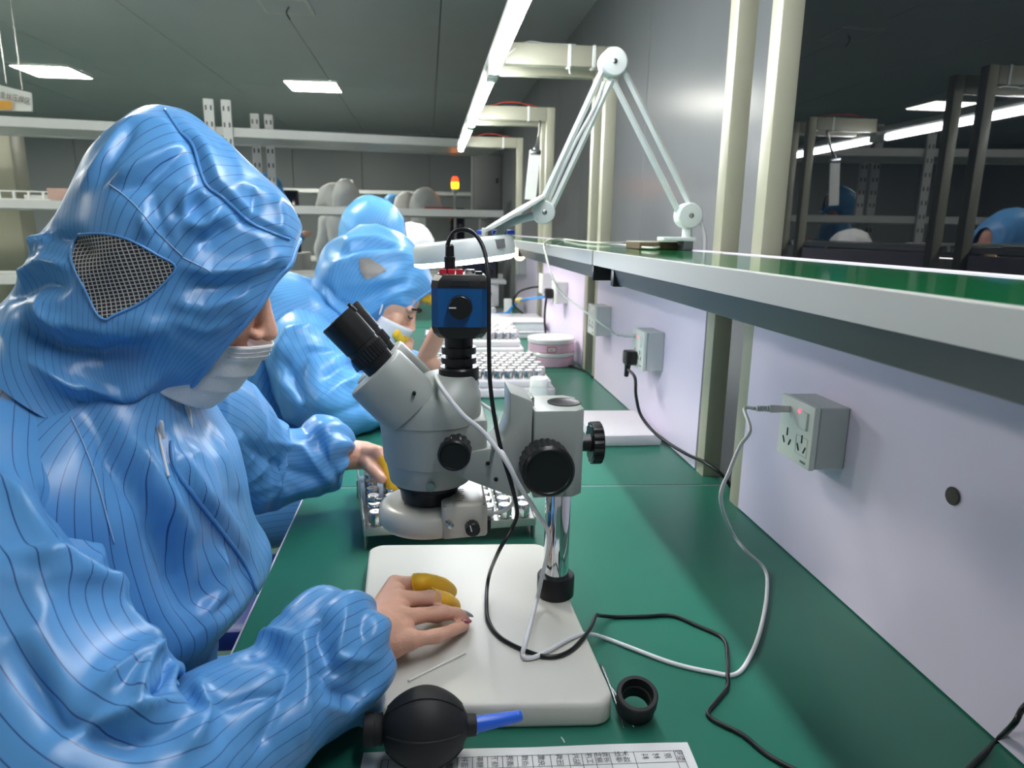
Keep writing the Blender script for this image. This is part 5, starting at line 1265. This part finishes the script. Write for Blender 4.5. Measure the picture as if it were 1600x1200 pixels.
h2 = hood_rows(T2, B2, W2, S2, [(k, -1, -0.3*k) for k in (0.06, 0.06, 0.06, 0.06, 0.06, 0.06, 0.06, 0.06, 0.06, 0.06, 0.04, 0.02, 0, 0)])
hood2 = cloth('hood', h2, 90, 100, M_suit2, w2, 60, -90.0, [(a[0], a[1]*1.5, a[2]) for a in hs2], 0.006, (12, 12, 12), 51, 2.2, bvhkey='hood2', relax=1)
_h0 = np.array([v.co for v in hood2.data.vertices][:100])
MB().tube([Vector(v) for v in _h0[::3]]+[Vector(_h0[0])], 0.004, 8, 2).build('hood_hem', M_hem, hood2, 180)
patch('ear_mesh', 'hood2', [(561, 404), (578, 404), (602, 421), (598, 426), (576, 436), (568, 432), (562, 418)], mat('grey_mesh_patch', (150, 146, 142), 0.6, var=0.3, vscale=300), hood2, 0.002, 8)
t2 = [[-0.225, S2, 1.035, 0.06, 0, -0.05, 0, -0.10, 0], [-0.27, S2, 1.02, 0.08, 0, -0.085, 0, -0.15, 0], [-0.33, S2, 0.985, 0.10, 0, -0.12, 0, -0.195, 0], [-0.39, S2, 0.93, 0.13, 0, -0.12, 0, -0.21, 0],
      [-0.43, S2, 0.86, 0.16, 0, -0.09, 0, -0.205, 0], [-0.46, S2, 0.78, 0.165, 0, -0.05, 0, -0.195, 0], [-0.48, S2, 0.68, 0.165, 0, -0.02, 0, -0.19, 0], [-0.49, S2, 0.56, 0.18, 0, 0, 0, -0.20, 0], [-0.49, S2, 0.46, 0.18, 0, 0, 0, -0.19, 0]]
ts2 = [([(420, 520), (405, 580), (410, 650)], 0.008, 10), ([(440, 500), (430, 580), (450, 640)], -0.010, 10), ([(370, 600), (375, 650), (390, 680)], 0.008, 8)]
cloth('coverall_body', t2, 90, 100, M_suit2, w2, 90, 0, [(a[0], a[1]*1.5, a[2]) for a in ts2], 0.006, (8, 8, 6), 61, 2.2, relax=1)
r2 = [(-0.33, 1.79, 0.985), (-0.315, 1.72, 0.955), (-0.29, 1.66, 0.91), (-0.26, 1.62, 0.865), (-0.225, 1.605, 0.832), (-0.19, 1.62, 0.818), (-0.15, 1.66, 0.815), (-0.11, 1.72, 0.822), (-0.082, 1.775, 0.845), tuple(onY(622, 566, 1.80)), tuple(onY(628, 552, 1.815))]
rs2 = [([(430, 560), (450, 520), (500, 510)], 0.010, 10), ([(450, 600), (480, 550), (540, 545)], -0.010, 10), ([(440, 560), (470, 620), (475, 670)], -0.012, 11), ([(480, 640), (530, 600), (580, 580)], 0.009, 10), ([(500, 600), (540, 570), (580, 560)], -0.008, 8), ([(500, 660), (550, 640), (590, 620)], -0.006, 8)]
cloth('sleeve', tube_rows(r2, [0.07, 0.088, 0.092, 0.09, 0.084, 0.072, 0.064, 0.06, 0.058, 0.05, 0.034]), 110, 100, M_suit2, w2, 50, 0, [(a[0], a[1]*1.5, a[2]) for a in rs2], 0.007, (9, 9, 9), 71, relax=1)
l2 = [(-0.33, 1.93, 0.985), (-0.29, 2.0, 0.95), (-0.24, 2.06, 0.88), (-0.18, 2.08, 0.83), (-0.12, 2.06, 0.815), (-0.06, 2.03, 0.82), (-0.02, 2.0, 0.835)]
cloth('sleeve', tube_rows(l2, [0.07, 0.085, 0.085, 0.075, 0.064, 0.055, 0.035]), 60, 60, M_suit2, w2, 50, 0, (), 0.005, (9, 9, 9), 72)
for s in (-1, 1):
    y = S2+s*0.10
    cloth('trouser_leg', tube_rows([(-0.49, y, 0.50), (-0.32, y+s*0.02, 0.53), (-0.12, y+s*0.03, 0.52), (-0.02, y+s*0.03, 0.46), (0.01, y+s*0.03, 0.3), (0.0, y+s*0.03, 0.1)], [0.10, 0.10, 0.088, 0.082, 0.07, 0.06]), 40, 30, M_suit2, w2, 40, 0, (), 0.004, (9, 9, 9), 73)
    MB().sphere((0.06, y+s*0.03, 0.05), 0.05, 18, 10, (2.4, 1.0, 1.0)).build('shoe', M_white, w2)
b2_ = MB()
F2 = Vector((0.80, -0.16, -0.58))
HL2 = head_mesh(b2_, (-0.112, 1.825, 1.045), F2, (0.6, 0, 0.72), 0.95)
limb(b2_, [(-0.17, S2, 1.03), (-0.24, S2, 1.0), (-0.32, S2, 0.95)], [0.055, 0.055, 0.08]); limb(b2_, [(-0.36, S2, 0.9), (-0.45, S2, 0.7), (-0.46, S2, 0.52)], [0.09, 0.1, 0.1])
limb(b2_, [(-0.34, S2, 0.95), (-0.32, 1.77, 0.965), (-0.22, 1.61, 0.83), onY(624, 562, 1.80), onY(630, 545, 1.82)], [0.06, 0.04, 0.032, 0.027, 0.026])
limb(b2_, [(-0.34, S2, 0.95), (-0.32, 1.95, 0.965), (-0.18, 2.07, 0.835), (-0.02, 2.0, 0.84), (0.01, 1.98, 0.845)], [0.06, 0.04, 0.032, 0.027, 0.025])
K2 = [onY(626, 531, 1.80), onY(632, 530, 1.82), onY(637, 531, 1.84), onY(641, 534, 1.86)]
palm(b2_, onY(630, 545, 1.82), K2, 0.022, 0.0112)
F2L = [[k, k+Vector((-0.004, -0.022, 0.008)), k+Vector((-0.01, -0.034, 0.022))] for k in K2]
for f_ in F2L: limb(b2_, f_, (.011, .009, .0085), 10)
K3 = [onY(684, 474, 1.9), onY(690, 480, 1.92), onY(692, 487, 1.94), onY(692, 494, 1.95)]
limb(b2_, [(-0.02, 2.0, 0.84), onY(694, 500, 1.95)], [0.027, 0.025])
palm(b2_, onY(694, 500, 1.95), K3, 0.022, 0.0112)
limb(b2_, [K3[0], onY(672, 468, 1.88), onY(662, 465, 1.87)], (.011, .009, .0085), 10)
for k in K3[1:]: limb(b2_, [k, k+Vector((-0.012, -0.03, 0.004)), k+Vector((0.0, -0.045, -0.012))], (.011, .009, .008), 10)
cot('finger_cot', [onY(676, 470, 1.885), onY(670, 467, 1.88), onY(662, 465, 1.87), onY(656, 465, 1.862)], 0.0125, w2)
remeshed('body', b2_, 0.0032, M_skin, w2, 4)
MB().sphere(HL2(0, -0.030, 0.030), 0.088, 24, 14, (0.84, 1.0, 0.96), frame((0, 0, 0), F2.cross(Vector((0.6, 0, 0.72))), F2).to_3x3()).build('hair', M_hair, w2)
cot('finger_cot', [F2L[0][0].lerp(F2L[0][1], 0.4), F2L[0][1], F2L[0][2], F2L[0][2]+Vector((-0.004, -0.008, 0.004))], 0.0125, w2)
cot('finger_cot', [F2L[1][0].lerp(F2L[1][1], 0.4), F2L[1][1], F2L[1][2], F2L[1][2]+Vector((-0.004, -0.008, 0.004))], 0.0125, w2)
mk = MB(); rows = []
for i in range(9):
    u = i/8; row = []
    for j in range(17):
        a = (j/16-0.5)*math.radians(165); h = -0.018-0.1*u
        bul = max(0, math.cos(a))**0.9
        row.append(HL2(math.sin(a)*(0.079-0.006*u), 0.012+(0.096-0.028*u**2)*bul+0.004*math.exp(-(a/0.25)**2)*(1-u), h-0.012*(abs(a)/1.5)**2*(1-u)+0.014*(abs(a)/1.5)**2*u))
    rows.append(row)
mk.loft(rows, False, False, False); mo = mk.build('face_mask', M_mask, w2, 180, False); mo.modifiers.new('thick', 'SOLIDIFY').thickness = 0.0015
e0 = HL2(0.076, 0.02, -0.03); MB().tube([e0, HL2(0.080, 0.01, 0.0), HL2(0.076, -0.012, 0.02)], 0.0022, 6, 5).build('ear_loop', M_mask, w2, 180)
for s in (-1, 1):
    MB().tube([HL2(s*0.018, 0.089, 0.008), HL2(s*0.03, 0.087, 0.004), HL2(s*0.042, 0.08, 0.008)], 0.0022, 6, 5).build('eyelashes', M_hair, w2, 180)
    MB().tube([HL2(s*0.014, 0.092, 0.03), HL2(s*0.03, 0.091, 0.036), HL2(s*0.05, 0.078, 0.03)], 0.003, 6, 5).build('eyebrow', M_hair, w2, 180)
    if s > 0: pass

# ---------------------------------------------------------------- other people, simpler because they are small in the picture
def far_person(label, x, y, m, zt=1.68, lean=0.0, face=0.0, seated=False, w=0.21, trouser=None, bulk=1.0, arm=0.0):
    """hooded figure: coverall body, hood, sleeves, legs, face"""
    t = thing('person', label, 'person', (x, y, 0))
    zs_ = zt-0.27; zh = zt-0.75; c_, s_ = math.cos(face), math.sin(face)
    def L(a, f, z): return (x + c_*f - s_*a, y + s_*f + c_*a, z)         # a: left, f: forward
    fw = Vector((c_, s_, 0)); lf = Vector((-s_, c_, 0))
    def row(f, z, d, ww, tilt=0.0): return [*L(0, f, z), *(fw*d+Vector((0, 0, -tilt))), *(lf*ww)]
    tor = [row(lean*0.25, zs_+0.03, 0.06, 0.07), row(lean*0.24, zs_-0.01, 0.09, 0.13), row(lean*0.2, zs_-0.06, 0.115, w*0.95), row(lean*0.14, zs_-0.16, 0.125*bulk, w*0.92), row(lean*0.05, zs_-0.32, 0.125*bulk, w*0.85), row(0, zh, 0.135*bulk, w*0.9), row(0, zh-0.14, 0.14, w*0.9)]
    cloth('coverall_body', tor, 40, 40, m, t, 70, 0, (), 0.006, (8, 8, 5), int(abs(x)*100) % 90+1, 2.2, relax=0)
    hd = [row(lean*0.25+0.11, zt-0.13, 0.012, 0.055, 0.075), row(lean*0.25+0.10, zt-0.11, 0.03, 0.08, 0.10), row(lean*0.25+0.04, zt-0.085, 0.055, 0.1, 0.11), row(lean*0.25-0.03, zt-0.10, 0.06, 0.105, 0.10), row(lean*0.25-0.075, zt-0.16, 0.07, 0.1, 0.075), row(lean*0.25-0.06, zt-0.23, 0.09, 0.105, 0.02), row(lean*0.25-0.01, zt-0.29, 0.11, 0.125, -0.01)]
    cloth('hood', hd, 40, 40, m, t, 50, -80, (), 0.005, (10, 10, 10), int(abs(y)*37) % 90+1, 2.1, relax=0)
    for s2 in (-1, 1):
        el = L(s2*(w+0.05), 0.02+lean*0.1, zs_-0.33) if not arm else L(s2*(w+0.04), 0.05, zs_-0.28)
        hn = L(s2*(w-0.02), 0.06+lean*0.2, zs_-0.56) if not arm else L(s2*(w-0.08), 0.05+arm, zs_-0.20)
        sh = L(s2*(w*0.75), lean*0.22, zs_-0.06)
        cloth('sleeve', tube_rows([L(s2*w*0.5, lean*0.23, zs_-0.05), sh, Vector(sh).lerp(Vector(el), 0.5), el, Vector(el).lerp(Vector(hn), 0.5), hn], [0.06, 0.075, 0.072, 0.065, 0.058, 0.04]), 40, 26, m, t, 40, 0, (), 0.005, (9, 9, 9), 3)
        d = (Vector(hn)-Vector(el)).normalized()
        hm = MB(); hp = Vector(hn)
        limb(hm, [hp-d*0.02, hp+d*0.03, hp+d*0.06], [0.026, 0.03, 0.026], 10)
        for q in range(4): 
            side = lf*((q-1.5)*0.016); limb(hm, [hp+d*0.06+side, hp+d*0.1+side*1.1, hp+d*0.125+side*1.1-Vector((0, 0, 0.012))], [0.0095, 0.0085, 0.0075], 8)
        limb(hm, [hp+d*0.02+fw*0.02, hp+d*0.06+fw*0.045], [0.013, 0.009], 8)
        remeshed('hand', hm, 0.006, M_skin, t, 2)
        legm = m if trouser is None else trouser
        if not seated:
            cloth('trouser_leg', tube_rows([L(s2*0.09, 0, zh-0.05), L(s2*0.10, 0.02, zh-0.42), L(s2*0.10, 0, 0.09)], [0.115, 0.085, 0.075], (1, 0, 0)), 24, 22, legm, t, 40, 0, (), 0.005, (7, 7, 7), 5)
            MB().sphere(L(s2*0.10, 0.05, 0.045), 0.045, 14, 8, (1.9, 1.9, 1)).build('shoe', M_white, t)
        else:
            cloth('trouser_leg', tube_rows([L(s2*0.09, 0, zh-0.06), L(s2*0.11, 0.25, zh-0.06), L(s2*0.12, 0.42, zh-0.1), L(s2*0.12, 0.45, zh-0.3), L(s2*0.12, 0.43, 0.09)], [0.11, 0.095, 0.085, 0.07, 0.065]), 30, 22, legm, t, 40, 0, (), 0.005, (7, 7, 7), 5)
    hm = MB(); head_mesh(hm, L(0, lean*0.25+0.03, zt-0.13), fw+Vector((0, 0, -0.3)), (0, 0, 1), 0.9)
    limb(hm, [L(0, lean*0.25, zt-0.2), L(0, lean*0.24, zs_-0.03)], [0.05, 0.055], 10)
    remeshed('head', hm, 0.006, M_skin, t, 3)
    return t
p = onY(585, 326, 2.9)
far_person('seated worker in a blue hood directly behind the second worker', p.x-0.20, 2.9, M_suit2, p.z+0.015, 0.85, 0.0, True, 0.2, None, 1.0, 0.15)
p = onY(645, 358, 3.9)
far_person('stooping worker in a white hood behind the magnifier lamp', p.x-0.30, 3.9, M_wsuit, p.z+0.01, 1.2, 0.0, True, 0.2, None, 1.0, 0.15)
M_navyt = mat('navy_trousers', (24, 28, 52), 0.7)
p = onY(540, 286, 6.6); far_person('standing worker in a white hooded coverall seen from behind in the background', p.x, 6.6, M_wsuit, p.z, 0, 1.4, False, 0.2)
p = onY(516, 291, 7.1); far_person('white hooded worker half hidden left of the standing one, turned left', p.x, 7.1, M_wsuit, p.z, 0, 3.0, False, 0.19)
p = onY(628, 304, 7.4); far_person('white hooded worker in the middle of the far group', p.x, 7.4, M_wsuit, p.z, 0.3, 1.0, False, 0.2)
p = onY(657, 298, 6.5); far_person('rightmost white hooded worker of the far group, by the red top', p.x, 6.5, M_wsuit, p.z, 0.3, 0.6, False, 0.2)
p = onY(612, 308, 8.2); far_person('far worker with a blue hood between the white hooded ones', p.x, 8.2, M_suit2, p.z, 0.1, 1.8, False, 0.19)
p = onY(428, 300, 6.0); far_person('worker in a blue jacket and navy trousers half hidden behind the near hood', p.x-0.06, 6.0, M_suit2, 1.62, 0.1, 0.3, False, 0.2, M_navyt, 1.0, 0.18)
# stool of the near worker
st = thing('work_stool', 'dark blue work stool under the near worker, a corner showing past the sleeve', 'stool', (-0.44, 0.78, 0))
M_stool = mat('stool_blue', (30, 48, 120), 0.45)
MB().lathe([(0, 0.14), (0.008, 0.19), (0.05, 0.2), (0.062, 0.17), (0.062, 0.001)], (-0.44, 0.78, 0.37), (0, 0, 1), 36).build('seat', M_stool, st)
MB().cyl((-0.44, 0.78, 0.06), (-0.44, 0.78, 0.37), 0.025, None, 16).build('column', M_chrome, st)
for k in range(5):
    a = k*2*math.pi/5; MB().tube([(-0.44, 0.78, 0.08), (-0.44+0.14*math.cos(a), 0.78+0.14*math.sin(a), 0.07), (-0.44+0.26*math.cos(a), 0.78+0.26*math.sin(a), 0.03)], 0.016, 8, 4).build('foot', M_black, st)
q = onY(412, 842, 1.35)
ch2 = thing('blue_chair', 'dark blue chair back edge between the near worker and the bench', 'chair', (q.x, 1.35, 0))
MB().prism(rrect([Vector((-0.62, 1.22)), Vector((-0.26, 1.22)), Vector((-0.245, 1.55)), Vector((-0.62, 1.55))], 0.05, 6), 0.44, 0.485, 'Z', 0.012, 2).build('seat', M_stool, ch2)
for xx in (-0.56, -0.3):
    for yy in (1.27, 1.5): MB().cyl((xx, yy, 0.0), (xx, yy, 0.44), 0.014, None, 10).build('leg', M_black, ch2)

# ---------------------------------------------------------------- racks, signs and machines in the background
def rack(label, x0, x1, y, ang, rails, ups, ztop, depth=0.5, grp=None):
    """open shelving frame along X, turned by ang about its left end"""
    t = thing('shelf_rack', label, 'rack', (x0, y, 0), grp)
    R_ = rotz(ang); O = Vector((x0, y, 0))
    def BX(name, a, b_, m, bev=0.004):
        a, b_ = Vector(a), Vector(b_); c_ = (a+b_)/2
        return MB().box(O+R_ @ c_, (abs(b_.x-a.x), abs(b_.y-a.y), abs(b_.z-a.z)), R_, bev, 1).build(name, m, t)
    L_ = (x1-x0)
    for z, h, d in rails:
        BX('rail', (0, 0, z-h/2), (L_, 0.035, z+h/2), M_rail)
        BX('shelf_board', (0, 0.036, z-h/2+0.01), (L_, depth, z-h/2+0.024), M_rail)
        BX('rail', (0, depth+0.001, z-h/2), (L_, depth+0.036, z+h/2), M_rail)
    for u, dy, zz_ in ups:
        up_ = BX('upright', (u-0.03, dy-0.03, 0.0), (u+0.03, dy-0.001, zz_), M_rail, 0.003)
        for zz in np.arange(1.15, zz_-0.03, 0.1):
            for s in (-1, 1):
                BX('slot', (u+s*0.015-0.005, dy-0.0312, zz), (u+s*0.015+0.005, dy-0.0302, zz+0.03), M_mdark, 0)
    return t
rl_ = onY(-60, 188, 4.0)
rack('long white shelf rack crossing behind the near worker', -3.42, 0.61, 4.6, math.radians(9), [(1.826, 0.06, 0.5), (1.342, 0.055, 0.5), (0.876, 0.055, 0.5)],
     [(2.06, 0, 2.02), (2.165, 0, 2.02), (2.3, 0.53, 2.02), (2.395, 0.53, 2.02), (0.12, 0, 1.85)], 2.0)
rack('low grey rack far behind the white hooded workers', -2.64, 1.05, 9.75, math.radians(3), [(1.70, 0.05, 0.4), (0.8, 0.05, 0.4)], [(1.63, 0, 1.85), (0.2, 0, 1.8), (3.4, 0, 1.8)], 1.7)
# wide cream column at the left edge
co = MB().box2((-3.46, 5.75, 0), (-3.04, 5.95, 1.99), 0.01).build('cream_column', M_cream); tag(co, 'wide pale column at the far left behind the racks', 'column')
# items on the left rack
it = thing('slotted_tray', 'white slotted tray lying on the rack rail at the left edge', 'tray', (-2.5, 4.9, 1.37))
q = onY(25, 306, 4.78); MB().box((q.x, 4.92, 1.3745), (0.30, 0.2, 0.008), rotz(0.157), 0.002).build('tray_floor', M_white, it)
for dx in (-0.1, -0.03, 0.04, 0.11):
    MB().box((q.x+dx*1.15, 4.83+0.157*dx, 1.399), (0.014, 0.012, 0.04), rotz(0.157)).build('tray_post', M_white, it)
MB().box((q.x, 4.83, 1.4235), (0.30, 0.012, 0.008), rotz(0.157)).build('tray_rim', M_white, it)
q = onY(97, 280, 5.1); bx_ = MB().box((q.x, 5.1, 1.4), (0.16, 0.12, 0.11), rotz(0.15), 0.004).build('pink_box', mat('carton_pink', (186, 158, 148), 0.7)); tag(bx_, 'small pinkish carton on the rack behind the near hood', 'box')
q = onY(60, 282, 5.1); bx_ = MB().box((q.x, 5.08, 1.377), (0.14, 0.1, 0.065), rotz(0.15), 0.004).build('pale_box', M_sockbox); tag(bx_, 'small pale box beside the pinkish carton on the rack', 'box')
# hanging sign
sg = thing('hanging_sign', 'white hanging sign with black Chinese characters and a yellow strip, top left', 'sign', (-2.4, 5.0, 1.9))
s0, s1, s2_, s3 = onY(-70, 152, 5.0), onY(49, 174, 5.0), onY(48, 146, 5.0), onY(-70, 118, 5.0)
sw_ = (s1-s0)
a_, b_, c_, d_ = onY(-60, 171, 5.0), onY(50, 174, 4.85), onY(48, 145, 4.85), onY(-60, 118, 5.0)
MB().loft([[a_, b_, c_, d_], [p+Vector((0, 0.012, 0)) for p in (a_, b_, c_, d_)]]).build('board', M_white, sg, 0)
ex = (b_-a_).normalized(); ey = (c_-b_)
text_obj('sign_text', '金丝压焊区', 0.044, frame(onY(24, 154, 4.87)+Vector((0, -0.004, 0)), c_-d_, ey), mat('sign_ink', (40, 40, 44), 0.6), sg, 'CENTER', 0.0)
y0_, y1_ = onY(-60, 171, 4.98), onY(20, 171, 4.87)
MB().loft([[y0_+Vector((0, -0.006, 0)), y1_+Vector((0, -0.006, 0)), y1_+Vector((0, -0.006, 0.05)), y0_+Vector((0, -0.006, 0.055))], [y0_+Vector((0, -0.003, 0)), y1_+Vector((0, -0.003, 0)), y1_+Vector((0, -0.003, 0.05)), y0_+Vector((0, -0.003, 0.055))]]).build('yellow_strip', mat('sign_yellow', (214, 160, 70), 0.6), sg, 0)
for px, py in ((10, 130), (35, 140)):
    q = onY(px, py, 4.9); MB().cyl(q, (q.x, q.y, CEIL), 0.003, None, 6).build('hanger', M_steel, sg)
# stack light on a machine, cabinet, monitors
sl_ = thing('stack_light', 'glowing orange and red signal light on a pole in the background', 'signal light', (0.25, 6.6, 0))
q = onY(711, 291, 6.6)
MB().lathe([(0, 0.03), (0.01, 0.034), (0.05, 0.036), (0.055, 0.034)], q-Vector((0, 0, 0.02)), (0, 0, 1), 20).build('orange_lens', mat('lit_orange', (255, 150, 30), 0.4, emit=(255, 160, 20), estr=3.0), sl_)
MB().lathe([(0, 0.033), (0.03, 0.03), (0.045, 0.02), (0.05, 0.001)], q+Vector((0, 0, 0.036)), (0, 0, 1), 20).build('red_lens', mat('lit_red', (255, 60, 30), 0.4, emit=(255, 50, 20), estr=2.2), sl_)
MB().lathe([(0, 0.1), (0.02, 0.1), (0.03, 0.012), (q.z-0.06, 0.012), (q.z-0.045, 0.03), (q.z-0.022, 0.034)], Vector((q.x, q.y, 0.0)), (0, 0, 1), 16).build('pole', M_rail, sl_)
cab = thing('wall_cabinet', 'grey box cabinet on the wall near the far corner', 'cabinet', (0.6, 9.0, 1.4))
ca_, cb_ = onY(738, 332, 9.0), onY(786, 240, 9.0)
MB().box2((ca_.x, 9.0, ca_.z), (cb_.x, 9.3, cb_.z), 0.01).build('cabinet_body', mat('cabinet_grey', (120, 122, 124), 0.5), cab)
MB().box2((ca_.x+0.03, 8.985, ca_.z+0.04), (cb_.x-0.03, 8.999, cb_.z-0.04), 0.004).build('cabinet_door', mat('cabinet_door_grey', (132, 134, 136), 0.45), cab)
MB().box2((cb_.x-0.09, 8.97, (ca_.z+cb_.z)/2), (cb_.x-0.06, 8.9845, (ca_.z+cb_.z)/2+0.06), 0.003).build('door_latch', M_mdark, cab)
MB().box2((ca_.x+0.1, 9.05, 0), (cb_.x-0.1, 9.25, ca_.z-0.001), 0.01).build('cabinet_leg', mat('cabinet_grey', (120, 122, 124)), cab)
def machine(px0, px1, y, z1, label):
    a, b_ = onY(px0, 330, y), onY(px1, 330, y)
    t = thing('bench_equipment', label, 'machine', ((a.x+b_.x)/2, y, 0))
    MB().box2((a.x, y, 0.0), (b_.x, y+0.6, 0.95), 0.01).build('cabinet', M_mach2, t)
    mid = (a.x+b_.x)/2
    MB().box2((a.x+0.05, y+0.25, 0.951), (b_.x-0.05, y+0.3, z1), 0.01).build('monitor_case', M_black, t)
    MB().box2((a.x+0.07, y+0.243, 1.0), (b_.x-0.07, y+0.2495, z1-0.02), 0.002).build('monitor_screen', mat('screen_dark', (18, 22, 40), 0.1), t)
    MB().box2((a.x+0.1, y+0.05, 0.951), (b_.x-0.1, y+0.2, 1.0), 0.01).build('keyboard_tray', M_rail, t)
M_mach2 = mat('machine_cream', (150, 152, 150), 0.5)
machine(425, 468, 7.8, 1.62, 'far equipment with a dark monitor left of the white hooded workers')
machine(562, 612, 8.9, 1.55, 'far equipment with a dark monitor in the middle of the background')
machine(678, 735, 7.8, 1.46, 'far equipment with a dark monitor below the signal light')
rd = thing('red_topped_cart', 'low cart with a red top beside the rightmost white hooded worker', 'cart', (0.1, 5.87, 0))
a, b_ = onY(663, 332, 5.8), onY(705, 332, 5.8)
MB().box2((a.x, 5.75, 1.36), (b_.x, 6.0, 1.40), 0.01).build('red_top', mat('red_top', (150, 40, 48), 0.6), rd)
MB().box2((a.x+0.01, 5.76, 1.1), (b_.x-0.01, 5.99, 1.3595), 0.006).build('cart_body', M_mach2, rd)
for xx in (a.x+0.02, b_.x-0.02):
    for yy in (5.78, 5.97): MB().cyl((xx, yy, 0), (xx, yy, 1.0995), 0.015, None, 10).build('leg', M_rail, rd)
